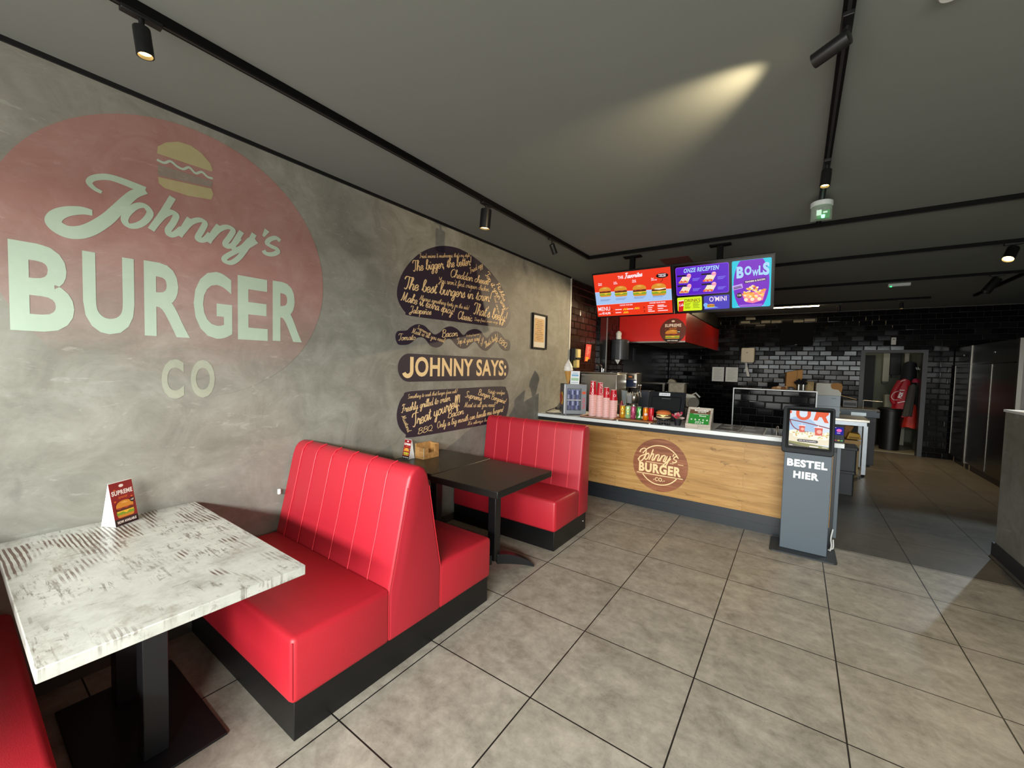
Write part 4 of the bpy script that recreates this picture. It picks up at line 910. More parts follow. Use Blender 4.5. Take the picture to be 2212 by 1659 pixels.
def kflat(name, mats, polys, par):
    b = MB()
    for p, o_, m_ in polys: b.flat(HF, p, o_, m_)
    return b.build(name, mats, par)
scr = kflat('touch_screen', [E('#d9e6f2', 0.95)], [(R4(D0, D1, E0, E1), 0.0020, 0)], t)
clip = lambda ps: [(max(D0, min(D1, x)), max(E0, min(E1, y))) for x, y in ps]
kflat('backdrop', [KS, E('#efe2c4', 0.9), E('#8d8a2c', 0.7), E('#5f5524', 0.5)], [(clip(circ(1.60, 0.215, 0.12, 40, 0.10)), 0.0023, 0), (R4(D0, D1, 0.085, 0.19), 0.0024, 1), (clip([(D0, E0), (D1, E0), (D1, 0.075), (D0, 0.100)]), 0.0026, 2), (clip([(D0, E0), (1.70, E0), (1.60, 0.07), (D0, 0.088)]), 0.0028, 3)], scr)
KO = E('#e2572b', 1.0)
b = MB(); cl = 0.302
b.ring(HF, 1.618, 0.338, 0.028, 0.052, PI, 2*PI, 0.0024, 0.0028, 0, 24).fbox(HF, 1.566, 1.590, 0.338, E1, 0.0024, 0.0028).fbox(HF, 1.646, 1.670, 0.338, E1, 0.0024, 0.0028)
b.plate(HF, [(1.690, 0.292), (1.715, 0.290), (1.727, 0.322), (1.745, 0.322), (1.765, 0.278), (1.793, 0.276), (1.772, 0.326), (1.793, 0.352), (1.79, E1), (1.706, E1)], 0.0024, 0.0028)
b.flat(HF, clip(circ(1.522, 0.352, 0.014, 20)), 0.0026)
b.build('screen_lettering', KO, scr)
b = MB().ribbon(HF, [(D0, 0.285), (1.66, 0.262), (D1, 0.232)], 0.004, 0.0025).ribbon(HF, [(1.526, 0.283), (1.535, 0.25), (1.56, 0.215), (1.60, 0.195), (1.66, 0.185)], 0.004, 0.0026)
b.build('screen_ring', E('#8c2a34', 0.9), scr)
b = MB()
for x, w, y0, y1 in ((1.613, 0.042, 0.182, 0.236), (1.728, 0.056, 0.165, 0.229)):
    b.flat(HF, [(x-w*0.42, y0), (x+w*0.42, y0), (x+w/2, y1), (x-w/2, y1)], 0.0030, 0).flat(HF, R4(x-w*0.58, x+w*0.58, y1, y1+0.006), 0.0031, 1).flat(HF, [(x, y1), (x+0.004, y1), (x-0.002, y1+0.022), (x-0.005, y1+0.022)], 0.0030, 1)
    b.flat(HF, circ(x+0.004, (y0+y1)/2, w*0.3, 16), 0.0032, 2)
b.build('cup_picture', [E('#d8523a', 1.0), SW, E('#f2b0a0', 1.0)], scr)
b = MB(); rb = random.Random(2)
for cx, cy, rx, ry in ((1.560, 0.180, 0.036, 0.018), (1.600, 0.152, 0.05, 0.02), (1.655, 0.175, 0.035, 0.014), (1.700, 0.145, 0.06, 0.016), (1.762, 0.150, 0.038, 0.02), (1.785, 0.178, 0.02, 0.016)):
    b.flat(HF, clip(circ(cx, cy, rx, 20, ry)), 0.0033, 0)
    for k in range(7):
        a = rb.uniform(0, 6.28); b.flat(HF, clip(circ(cx+rx*0.6*math.cos(a), cy+ry*0.6*math.sin(a)+0.004, 0.006, 7)), 0.0035, 1+k % 3)
b.build('food_picture', [E('#f2f0de', 1.0), E('#e6c96a', 1.0), E('#b9c98a', 1.0), E('#c98a5a', 1.0)], scr)
b = MB().plate(HF, rrect(1.583, 1.727, 0.098, 0.121, 0.011), 0.0030, 0.0036, 0).text(HF, 'Klik om te bestellen', 1.596, 0.106, 0.009, 0.118, bold=0.02, off=0.0039, mi=1); b.build('button_picture', [E('#0d1f16', 0.6), SW], scr)
MB().fbox(HF, 1.531, 1.552, 0.062, 0.066, 0.0030, 0.0034).fbox(HF, 1.67, 1.73, 0.063, 0.070, 0.003, 0.0034).fbox(HF, 1.755, 1.79, 0.066, 0.070, 0.003, 0.0034).build('status_icons', SW, scr)
b = MB().tube(smooth_open([(1.86, 2.86, 0.02), (1.872, 2.91, 0.05), (1.868, 2.95, 0.10), (1.88, 2.97, 0.18)], 4), 0.006, 6).tube(smooth_open([(1.85, 2.87, 0.02), (1.885, 2.92, 0.03), (1.885, 2.96, 0.09)], 4), 0.005, 6)
b.build('cable', M('#d7d7d2', 0.5), t, smooth=50)
t = thing('payment_terminal', 'small black card payment terminal with lit blue display at the end of the counter', 'payment terminal', (1.885, 3.10, CT))
PF = Frame((1.885, 3.03, CT+0.003), (1, 0, 0), Vector((0, 0.35, 1)).normalized())
MB().plate(PF, rrect(-0.038, 0.042, 0.0, 0.165, 0.014), -0.035, 0.0).build('body', M('#16171a', 0.4), t, bevel=0.004)
MB().plate(PF, rrect(-0.030, 0.034, 0.068, 0.138, 0.004), 0.0, 0.001).build('display', E('#22209c', 0.8), t)
MB().flat(PF, circ(0.003, 0.108, 0.019, 24, 0.014), 0.0014).build('logo', E('#f06ab8', 1.0), t)
MB().fbox(PF, -0.012, 0.012, 0.082, 0.086, 0.001, 0.0015).fbox(PF, -0.026, -0.018, 0.131, 0.134, 0.001, 0.0015).build('text_line', SW, t)
b = MB()
for r in range(3):
    for c in range(3): b.fbox(PF, -0.028+c*0.021, -0.013+c*0.021, 0.030+r*0.012, 0.038+r*0.012, 0, 0.003)
b.build('keypad', M('#2c2e33', 0.5), t)
for nm, x, c in (('stop_key', -0.028, '#b0303a'), ('correct_key', -0.007, '#d8c04a'), ('enter_key', 0.014, '#5fae5a')): MB().fbox(PF, x, x+0.016, 0.012, 0.022, 0, 0.003).build(nm, M(c, 0.5), t)
MB().box(1.85, 1.92, 3.05, 3.12, CT, CT+0.006).build('stand', M('#16171a', 0.4), t)

# ================================================================== on the counter
# drinks cooler
t = cooler = thing('drinks_cooler', 'small silver glass-door cooler full of blue energy drink cans on the counter', 'cooler', (-0.868, 3.038, CT))
cyaw = math.radians(38)
cx0, cx1, cy0, cy1, cz0, cz1 = -0.868, -0.580, 3.038, 3.298, CT+0.018, CT+0.395
SIL = M('#85878c', 0.4, 0.3)
b = MB().box(cx0, cx1, cy1-0.02, cy1, cz0, cz1).box(cx0, cx0+0.02, cy0, cy1, cz0, cz1).box(cx1-0.02, cx1, cy0, cy1, cz0, cz1).box(cx0, cx1, cy0, cy1, cz1-0.03, cz1).box(cx0, cx1, cy0, cy1, cz0, cz0+0.04)
b.build('cabinet', SIL, t)
MB().box(cx0-0.003, cx0-0.0002, cy0+0.005, cy1-0.01, cz0+0.002, cz1-0.004).build('side_panel', M('#23253f', 0.4), t)
LF = Frame((cx0-0.004, 3.168, 1.15), (0, -1, 0), (0, 0, 1))
MB().flat(LF, circ(0.05, 0.005, 0.085, 32), 0.001, 0).build('sun_emblem', M('#e0b523', 0.5), t)
MB().flat(LF, smooth_closed([(-0.10, -0.05), (-0.12, 0.03), (-0.06, 0.085), (0.0, 0.06), (0.06, 0.05), (0.10, 0.02), (0.07, -0.03), (0.02, -0.05), (-0.03, -0.09), (-0.07, -0.05)], 4), 0.002).build('bull_emblem', M('#a83222', 0.5), t)
DF = Frame((cx0, cy0, cz0), (1, 0, 0), (0, 0, 1)); Wd, Hd = cx1-cx0, cz1-cz0
d = MB().fbox(DF, 0, 0.04, 0, Hd, 0, 0.022).fbox(DF, Wd-0.065, Wd, 0, Hd, 0, 0.022).fbox(DF, 0.04, Wd-0.065, Hd-0.05, Hd, 0, 0.022).fbox(DF, 0.04, Wd-0.065, 0, 0.045, 0, 0.022).build('door', M('#8d9095', 0.38, 0.3), t)
MB().fbox(DF, 0.04, Wd-0.065, 0.045, Hd-0.05, 0.008, 0.012).build('door_glass', GLASS, d)
MB().fbox(DF, 0.003, 0.016, 0, Hd, 0.022, 0.030).build('hinge_strip', M('#d9dcdf', 0.3, 0.5), d)
MB().text(DF, 'Red Bull', Wd-0.016, 0.07, 0.036, 0.135, bold=0.03, off=0.0235, ang=PI/2).build('lettering', M('#c65a6c', 0.5), d)
b = MB().flat(DF, circ(Wd-0.032, Hd-0.105, 0.019, 20), 0.0232, 0); b.flat(DF, [(Wd-0.063, Hd-0.112), (Wd-0.045, Hd-0.088), (Wd-0.02, Hd-0.088), (Wd-0.002, Hd-0.112), (Wd-0.02, Hd-0.122), (Wd-0.045, Hd-0.122)], 0.0236, 1); b.build('bull_emblem', [M('#f0c72a', 0.5), M('#d2522a', 0.5)], d)
MB().box(cx0+0.02, cx1-0.02, cy0+0.01, cy1-0.02, cz0+0.170, cz0+0.178).build('shelf', M('#e6e8e8', 0.3), t)
MB().box(cx0+0.03, cx1-0.03, cy0+0.03, cy0+0.05, cz1-0.045, cz1-0.032).build('interior_lamp', E('#eaf4ff', 2.0), t)
MB().box(cx0+0.021, cx1-0.021, cy1-0.024, cy1-0.0205, cz0+0.041, cz1-0.031).build('back_lining', M('#e8ecee', 0.4), t)
for x in (cx0+0.04, cx1-0.04):
    for y in (cy0+0.03, cy1-0.05): MB().lathe([(0.014, CT), (0.014, cz0+0.001)], (x, y, 0), 12).build('foot', M('#6d6f73', 0.4), t)
EBL, ESI = M('#131b70', 0.4), M('#8086a8', 0.35, 0.3)
def energy_can(loc, label):
    t = thing('energy_drink_can', label, 'can', loc, 'energy drink cans in the cooler'); R = 0.0285; H = 0.128
    b = MB(); n = 24; x, y, z = loc
    for q in range(4):
        for j, (za, zb) in enumerate(((0.012, H*0.5), (H*0.5, H-0.012))):
            m = (q+j) % 2
            for k in range(6):
                a0 = 2*PI*(q*6+k)/n; a1 = 2*PI*(q*6+k+1)/n
                b.add([(x+R*math.cos(a0), y+R*math.sin(a0), z+za), (x+R*math.cos(a1), y+R*math.sin(a1), z+za), (x+R*math.cos(a1), y+R*math.sin(a1), z+zb), (x+R*math.cos(a0), y+R*math.sin(a0), z+zb)], [(0, 1, 2, 3)], m)
    b.build('body', [EBL, ESI], t)
    MB().lathe([(0.02, H-0.001), (0.022, H), (R, H-0.012)], (x, y, z), n, cap=False).lathe([(0.02, H-0.003), (0.02, H-0.001)], (x, y, z), n).build('lid', ESI, t)
    MB().lathe([(0.019, 0.0), (R, 0.012)], (x, y, z), n).build('base', ESI, t)
    return t
shelfz = (cz0+0.1785, cz0+0.0405)
cooler.rotation_euler = (0, 0, cyaw)
def in_cooler(u, v, z): return (cx0+u*math.cos(cyaw)-v*math.sin(cyaw), cy0+u*math.sin(cyaw)+v*math.cos(cyaw), z)
ec = None
for r, zz in enumerate(shelfz):
    for j, v in enumerate((0.055, 0.118)):
        for k in range(3):
            loc = in_cooler(0.070+k*0.061, v, zz); row = ('', 'back-row ')[j]
            lab = '%s %sblue and silver energy drink can on the %s shelf of the cooler' % (('leftmost', 'middle', 'rightmost')[k], row, ('upper', 'lower')[r])
            if ec is None: ec = energy_can(loc, lab)
            else: copy_tree(ec, loc, lab, rotz=0.5*k+0.9*r+1.7*j)
t = thing('power_cord', 'short black power cord lying on the counter left of the cooler', 'cord', (-1.13, 3.1, CT))
MB().tube(smooth_open([(-1.10, 3.30, CT+0.05), (-1.13, 3.24, CT+0.045), (-1.165, 3.16, CT+0.02), (-1.15, 3.09, CT+0.006), (-1.05, 3.06, CT+0.006), (-0.94, 3.12, CT+0.006)], 5), 0.005, 8).build('wire', BLACKM, t, smooth=60)
MB().box(-1.115, -1.085, 3.27, 3.31, CT+0.035, CT+0.068).build('plug', BLACKM, t, bevel=0.006)
# things on the cooler
ix, iy = -0.935, 3.275
t = thing('ice_cream_model', 'soft-serve ice cream cone display standing on the cooler', 'display model', (ix, iy, cz1))
b = MB(); b.lathe([(0.006, 0), (0.013, 0.004), (0.045, 0.148), (0.049, 0.165)], (ix, iy, cz1), 24)
b.build('cone', M('#b98a44', 0.6, bump=0.5, bscale=90, vary=0.25, vscale=60), t, smooth=40)
prof = [(0.046, 0.162), (0.059, 0.175), (0.061, 0.19), (0.054, 0.203), (0.057, 0.212), (0.056, 0.225), (0.046, 0.238), (0.046, 0.249), (0.039, 0.261), (0.030, 0.275), (0.02, 0.292), (0.008, 0.315), (0.002, 0.327)]
MB().lathe(prof, (ix, iy, cz1), 28).build('ice_cream', M('#eeeae2', 0.45), t, smooth=50)
t = thing('card_sign', 'white card with blue and green print leaning on top of the cooler', 'sign', (-0.795, 3.19, cz1))
AF = Frame((-0.795, 3.19, cz1), (math.cos(0.15), math.sin(0.15), 0), Vector((-0.02, 0.12, 1)).normalized())
MB().fbox(AF, -0.060, 0.060, 0.0, 0.170, -0.006, 0.0).build('card', M('#eef0f2', 0.4), t)
b = MB().fbox(AF, -0.045, 0.045, 0.102, 0.126, 0, 0.001, 0).fbox(AF, -0.035, 0.035, 0.138, 0.146, 0, 0.001, 0).fbox(AF, -0.05, 0.05, 0.045, 0.080, 0, 0.001, 1).fbox(AF, -0.048, 0.048, 0.018, 0.026, 0, 0.001, 2)
b.build('print', [M('#7fb4d6', 0.5), M('#a5c9a4', 0.5), M('#9db0bd', 0.5)], t)

# cups on their tray
t = thing('serving_tray', 'brown serving tray under the stacks of red cups', 'tray', (-0.40, 3.15, CT))
TF = Frame((-0.40, 3.145, CT), (math.cos(-0.1), math.sin(-0.1), 0), (math.sin(0.1), math.cos(0.1), 0))
MB().plate(TF, rrect(-0.225, 0.225, -0.14, 0.14, 0.03), 0.0, 0.010).build('bottom', M('#4a2a1e', 0.5), t)
b = MB(); rr_ = rrect(-0.225, 0.225, -0.14, 0.14, 0.03); b.tube([TF.p(u, v, 0.014) for u, v in rr_+rr_[:1]], 0.007, 8); b.build('lip', M('#b38a72', 0.45), t, smooth=60)
CUPR, CUPW = M('#c40f24', 0.4), M('#f2d2ca', 0.5)
def paper_cup(loc, label, H, R, group):
    x, y, z = loc; o = MB().lathe([(R*0.97, 0.004), (R*0.68, H-0.002), (R*0.66, H-0.008)], loc, 28).build('paper_cup', CUPR, None, smooth=40, origin=loc)
    props(o, label, 'cup', group)
    p = MB().lathe([(R*0.95, 0.0), (R*1.0, 0.002), (R*1.0, 0.0065), (R*0.96, 0.0085)], loc, 28, cap=False).build('rim', CUPW, o, smooth=60, origin=loc); p.location = (0, 0, 0)
    p = MB().lathe([(R*0.662, H-0.006), (R*0.685, H-0.004), (R*0.675, H), (R*0.64, H)], loc, 28, cap=False).build('base_rim', CUPW, o, smooth=60, origin=loc); p.location = (0, 0, 0)
    return o
CB = CT+0.0105
for k, (x, y, R, zr, zt, lab) in enumerate(((-0.525, 3.165, 0.047, 1.213, 1.392, 'leftmost, tallest'), (-0.425, 3.150, 0.045, 1.211, 1.378, 'second from left'), (-0.333, 3.135, 0.044, 1.189, 1.322, 'third from left'), (-0.236, 3.115, 0.048, 1.164, 1.300, 'rightmost, lowest'))):
    H = zt-zr; n = int(round((zr-CB)/0.0108)); st = (zr-CB)/n
    g = 'upside-down red cups in four stacks'
    first = paper_cup((x, y, CB), 'red paper cup nested upside down in the %s stack on the tray' % lab, H, R, g)
    for i in range(1, n+1):
        c = copy_tree(first, (x, y, CB+i*st), 'red paper cup nested upside down in the %s stack on the tray' % lab if i < n else 'topmost red paper cup with white script, on the %s stack' % lab)
    top = c; CFm = [Frame((x, y, zr), (math.cos(a), math.sin(a), 0), (0, 0, 1)) for a in (0,)]
    b = MB(); word = 'Coca-Cola'; a0 = -1.05 if k == 0 else (-0.2 if k == 1 else -0.6)
    # script wraps the cup side: drawn vertically and bent round the cone
    tmp = MB(); script(tmp, Frame((0, 0, 0), (1, 0, 0), (0, 1, 0)), word, (0.012, 0), (H*0.92, 0), 0.030 if k < 2 else 0.024, 2.0, 0, 0.0, nib=0.35)
    if k > 1:
        tmp = MB(); tmp.flat(Frame((0, 0, 0), (1, 0, 0), (0, 1, 0)), circ(H*0.5, 0.012, 0.017, 18), 0.0)
    vs = []
    for v in tmp.v:
        h = v.x; rad = R*0.97+(R*0.68-R*0.97)*(h/H)+0.0012; a = a0-v.y/rad
        vs.append((x+rad*math.cos(a), y+rad*math.sin(a), zr+h))
    b.add(vs, tmp.f); p = b.build('lettering', M('#f3d9d6', 0.5), top, origin=(x, y, zr)); p.location = (0, 0, 0)

# soft drink cans on a wooden board
t = thing('display_board', 'low brown wooden board with small white feet carrying the soft drink cans', 'board', (0.03, 3.07, CT))
BF = Frame((0.055, 3.055, CT), (math.cos(-0.06), math.sin(-0.06), 0), (math.sin(0.06), math.cos(0.06), 0))
MB().plate(BF, rrect(-0.225, 0.225, -0.075, 0.085, 0.01), 0.014, 0.034).build('board', M('#8a5a33', 0.5, vary=0.2, vscale=12), t, bevel=0.003)
for u in (-0.19, 0.19):
    for v in (-0.06, 0.07): MB().lathe([(0.011, 0.0), (0.011, 0.0145)], tuple(BF.p(u, v, 0)), 12).build('foot', M('#d8cfbf', 0.5), t)
def soda(k, loc, cols, lab):
    R, H = 0.029, 0.145; x, y, z = loc
    t = thing('soft_drink_can', lab, 'can', loc, 'six slim soft drink cans on the board')
    MB().lathe([(R*0.8, 0.0), (R, 0.008), (R, H-0.014), (R*0.86, H-0.004)], loc, 28, cap=False).lathe([(R*0.78, 0.001), (R*0.8, 0.0012)], loc, 28).build('body', M(cols[0], 0.28, 0.35), t, smooth=40)
    MB().lathe([(R*0.86, H-0.004), (R*0.88, H-0.001), (R*0.84, H), (R*0.80, H-0.004), (0.002, H-0.004)], loc, 28, cap=False).build('lid', M('#cfd2d4', 0.25, 0.9), t, smooth=40)
    MB().tube([(x-0.006, y-0.004, z+H-0.0025), (x+0.010, y-0.002, z+H-0.002)], 0.0025, 6).build('pull_tab', M('#cfd2d4', 0.25, 0.9), t)
    rnd = random.Random(k); b = MB(); a0 = -PI/2+0.4
    def wrap(pts, m, lift): b.add([(x+(R+lift)*math.cos(a0+u/R), y+(R+lift)*math.sin(a0+u/R), z+v) for u, v in pts], [tuple(range(len(pts)))], m)
    if k in (0, 1):
        wrap(circ(-0.006, 0.052, 0.016, 16, 0.02), 1, 0.0006); wrap(circ(-0.002, 0.055, 0.011, 14), 0, 0.0010)
        for q in range(4): wrap([(-0.02+q*0.011, 0.088), (-0.012+q*0.011, 0.112), (-0.004+q*0.011, 0.090)], 1 if q % 2 else 0, 0.0008)
        wrap([(-0.02, 0.092), (0.018, 0.098), (0.018, 0.104), (-0.02, 0.1)], 2, 0.0012)
    elif k == 2:
        for q in range(6): wrap(circ(-0.018+0.007*q, 0.03+0.016*(q*2 % 5), 0.006, 10), q % 2, 0.0007)
        wrap([(-0.02, 0.088), (0.02, 0.094), (0.02, 0.106), (-0.02, 0.1)], 2, 0.0008)
    elif k == 3:
        wrap(smooth_closed([(-0.016, 0.02), (0.004, 0.05), (0.0, 0.085), (0.014, 0.125), (0.020, 0.12), (0.012, 0.085), (0.016, 0.05), (0.0, 0.02)], 3), 1, 0.0007)
        wrap(circ(0.004, 0.03, 0.012, 14), 0, 0.001); wrap(circ(-0.012, 0.09, 0.01, 14), 2, 0.001)
    elif k == 4:
        wrap(circ(-0.001, 0.066, 0.017, 18, 0.018), 1, 0.0007)
        for q in range(5): wrap([(-0.016+q*0.007, 0.056), (-0.012+q*0.007, 0.056), (-0.011+q*0.007, 0.078), (-0.015+q*0.007, 0.078)], 0, 0.0012)
    else:
        wrap([(0.010, 0.012), (0.017, 0.012), (0.018, 0.058), (0.011, 0.058)], 1, 0.0007)
        for q in range(5): wrap(circ(-0.004-0.003*(q % 2), 0.05+q*0.016, 0.006, 10), 0, 0.0007)
    b.build('print', [M(c, 0.4) for c in cols[1:]], t, smooth=60)
for k, (x, y, cols, lab) in enumerate(((-0.108, 3.085, ['#dd9a1e', '#f6d24e', '#3f6b2a', '#f4f0d8'], 'yellow-orange soft drink can, first from the left on the board'), (-0.043, 3.085, ['#a8d99a', '#e8d53c', '#3c7a34', '#f4f6ea'], 'pale green lemon soft drink can, second from the left on the board'),
        (0.022, 3.075, ['#b04468', '#d98aa4', '#7c2a48', '#f0d8de'], 'pink soft drink can between the pale green and dark green cans'), (0.090, 3.07, ['#3f8a3a', '#e6ece4', '#e6ece4', '#6fae5a'], 'green soft drink can with a white swirl'),
        (0.172, 3.052, ['#ea7f12', '#2c3a78', '#f4f2f4', '#ffffff'], 'orange soft drink can with a white and blue badge'), (0.236, 3.048, ['#cf1c2a', '#8f0f18', '#f2d4d0', '#ffffff'], 'red soft drink can at the right end of the board'))):
    soda(k, (x, y, CT+0.0345), [cols[0], cols[2] if k in (4,) else cols[1], cols[1] if k == 4 else cols[2], cols[3]], lab)
t = thing('sauce_bottle', 'slim dark red bottle with pale straws beside the cups', 'bottle', (-0.165, 3.22, CT))
MB().lathe([(0.022, 0), (0.024, 0.01), (0.024, 0.17), (0.012, 0.2), (0.012, 0.22)], (-0.175, 3.23, CT), 18).build('body', M('#7a1218', 0.35), t, smooth=40)
MB().tube([(-0.145, 3.22, CT), (-0.143, 3.22, CT+0.17)], 0.006, 8).build('straw', M('#d9c7b8', 0.5), t)

# burger model on a black stand
t = thing('cake_stand', 'round black slatted stand under the burger model', 'stand', (0.365, 3.095, CT))
MB().lathe([(0.085, 0.058), (0.092, 0.062), (0.092, 0.070), (0.088, 0.072)], (0.365, 3.095, CT), 36).build('top', BLACKM, t, smooth=40)
MB().lathe([(0.070, 0.0), (0.070, 0.008)], (0.365, 3.095, CT), 32).build('base', BLACKM, t)
for k in range(14):
    a = 2*PI*k/14; MB().box(0.365+0.064*math.cos(a)-0.004, 0.365+0.064*math.cos(a)+0.004, 3.095+0.064*math.sin(a)-0.004, 3.095+0.064*math.sin(a)+0.004, CT+0.007, CT+0.06).build('slat', BLACKM, t)
t = thing('burger_model', 'display cheeseburger with orange bun on the round black stand', 'display model', (0.36, 3.09, CT+0.072))
bz = CT+0.0725
MB().lathe([(0.06, 0.0), (0.077, 0.006), (0.078, 0.016), (0.074, 0.02)], (0.36, 3.09, bz), 32).build('bottom_bun', M('#d9bf92', 0.55), t, smooth=50)
MB().lathe([(0.074, 0.020), (0.080, 0.024), (0.080, 0.034), (0.074, 0.038)], (0.36, 3.09, bz), 32).build('patty', M('#6a4228', 0.6, bump=0.6, bscale=150), t, smooth=50)
b = MB(); n = 40; o = len(b.v)
for i in range(n):
    a = 2*PI*i/n; w = 0.006*math.sin(a*7); b.v += [Vector((0.36+(0.082)*math.cos(a), 3.09+0.082*math.sin(a), bz+0.042+w)), Vector((0.36+0.06*math.cos(a), 3.09+0.06*math.sin(a), bz+0.044))]
for i in range(n):
    j = (i+1) % n; b.f.append((2*i, 2*j, 2*j+1, 2*i+1)); b.m.append(0)
b.build('lettuce', M('#6f9a3c', 0.5), t, smooth=60)
b = MB(); G_ = Frame((0.375, 3.005, bz+0.044), (1, 0, 0), (0, 0, 1)); b.plate(G_, [(-0.045, 0.0), (0.045, 0.0), (0.0, -0.028)], -0.004, 0.0).box(0.31, 0.43, 3.0, 3.14, bz+0.039, bz+0.0435); b.build('cheese', M('#e4d98a', 0.45), t)
MB().lathe([(0.076, 0.046), (0.080, 0.052), (0.076, 0.064), (0.06, 0.078), (0.03, 0.086), (0.002, 0.088)], (0.36, 3.09, bz), 32).build('top_bun', M('#d5743a', 0.5), t, smooth=50)
# flower pot
t = thing('flower_pot', 'small black pot of red artificial flowers beside the burger model', 'plant', (0.505, 3.125, CT))
MB().lathe([(0.030, 0.0), (0.040, 0.066), (0.042, 0.070), (0.038, 0.070), (0.036, 0.06)], (0.505, 3.125, CT), 24).build('pot', M('#1b1c1f', 0.5), t, smooth=40)
rb = random.Random(9)
bl, bs = MB(), MB()
for k in range(42):
    a = rb.uniform(0, 2*PI); r = 0.045*rb.random()**0.5; z = CT+0.08+rb.uniform(0.0, 0.06); c = Vector((0.505+r*math.cos(a)*1.3, 3.125+r*math.sin(a), z))
    bs.tube([(0.505+0.3*r*math.cos(a), 3.125+0.3*r*math.sin(a), CT+0.06), c], 0.0012, 4)
    for q in range(5):
        e = 2*PI*q/5+a; bl.add([c, c+Vector((0.013*math.cos(e), 0.006*math.sin(e), 0.011*math.sin(e))), c+Vector((0.013*math.cos(e+1.0), -0.006*math.sin(e+1.0), 0.011*math.sin(e+1.0)))], [(0, 1, 2)], k % 3)
bs.build('stems', M('#4c5a35', 0.6), t); bl.build('blossoms', [M('#b3263c', 0.5), M('#d9506a', 0.5), M('#c9a9a0', 0.6)], t)
# review plaque
t = thing('award_stand', 'grey wooden stand with green certificate, five stars and 2024', 'stand', (0.735, 3.05, CT))
px0, px1, py0 = 0.612, 0.856, 2.985
G_ = Frame((px0, 0, 0), (0, 1, 0), (0, 0, 1))
prof = [(py0, CT), (py0, CT+0.052), (py0+0.014, CT+0.052), (py0+0.135, CT+0.215), (py0+0.155, CT+0.215), (py0+0.155, CT)]
MB().plate(G_, prof, 0.0, 0.022).build('side', GREYWOOD, t); MB().plate(G_, prof, px1-px0-0.022, px1-px0).build('side', GREYWOOD, t)
MB().box(px0+0.022, px1-0.022, py0, py0+0.014, CT, CT+0.052).build('rail', GREYWOOD, t); MB().box(px0+0.022, px1-0.022, py0+0.13, py0+0.155, CT+0.19, CT+0.215).build('rail', GREYWOOD, t)
RF = Frame((0, py0+0.018, CT+0.045), (1, 0, 0), Vector((0, 0.121, 0.163)).normalized())
pn = MB().fbox(RF, px0+0.022, px1-0.022, 0.0, 0.205, -0.01, -0.004).build('certificate', M('#2f8a35', 0.45), t)
MB().fbox(RF, px0+0.022, px1-0.022, 0.135, 0.205, -0.004, -0.0034).build('wood_strip', M('#6a4a34', 0.5), t)
b = MB().fbox(RF, px0+0.065, px1-0.045, 0.168, 0.190, -0.0034, -0.0028, 0).text(RF, 'VERKOZEN TOT', px0+0.075, 0.174, 0.012, 0.12, bold=0.03, off=-0.0024, mi=1)
b.text(RF, 'DE BESTE', px0+0.10, 0.148, 0.014, 0.08, bold=0.03, off=-0.0028, mi=0).fbox(RF, px0+0.06, px1-0.04, 0.128, 0.132, -0.004, -0.0030, 0).text(RF, 'Resto', px0+0.12, 0.102, 0.016, 0.065, bold=0.04, off=-0.003, mi=0)
for k in range(5):
    cx, cy = px0+0.048+k*0.038, 0.062; b.flat(RF, [(cx+(0.012 if q % 2 == 0 else 0.005)*math.sin(PI*q/5), cy+(0.012 if q % 2 == 0 else 0.005)*math.cos(PI*q/5)) for q in range(10)], -0.0030, 0)
b.text(RF, '2024', px0+0.085, 0.016, 0.028, 0.085, bold=0.0, off=-0.003, mi=0)
b.build('print', [M('#eef2e6', 0.5), M('#8c1d1d', 0.5)], t)
# placemats / menus lying on the counter
for k, (x, y, lab) in enumerate(((0.985, 3.355, 'left of two brown-framed laminated menus lying flat on the counter'), (1.205, 3.335, 'right of two brown-framed laminated menus lying flat on the counter'))):
    t = thing('menu_card', lab, 'menu', (x, y, CT), 'laminated menus on the counter'); Q = Frame((x, y, CT), (1, 0, 0), (0, 1, 0))
    MB().plate(Q, rrect(-0.105, 0.105, -0.28, 0.28, 0.012), 0.0, 0.004).build('sheet', M('#3a322f', 0.22, vary=0.3, vscale=6), t)
    b = MB()
    for q in range(2): b.fbox(Q, -0.09, 0.09, -0.26+0.27*q, -0.02+0.27*q, 0.004, 0.0046, 0)
    b.build('print', M('#554a45', 0.2, vary=0.4, vscale=18), t)
    MB().fbox(Q, -0.08, 0.0, 0.20, 0.215, 0.0046, 0.0052).fbox(Q, -0.08, 0.03, -0.06, -0.05, 0.0046, 0.0052).build('text_line', M('#b9b4aa', 0.4), t)
t = thing('steel_tray', 'shiny steel drip tray set in the counter next to the kiosk', 'tray', (1.40, 3.32, CT))
MB().box(1.325, 1.50, 3.06, 3.60, CT, CT+0.004).build('plate', M('#7e7c78', 0.15, 1.0), t, bevel=0.001)
MB().lathe([(0.012, 0), (0.012, 0.06), (0.004, 0.07)], (1.42, 3.28, CT+0.004), 12).build('knob', CHROME, t)
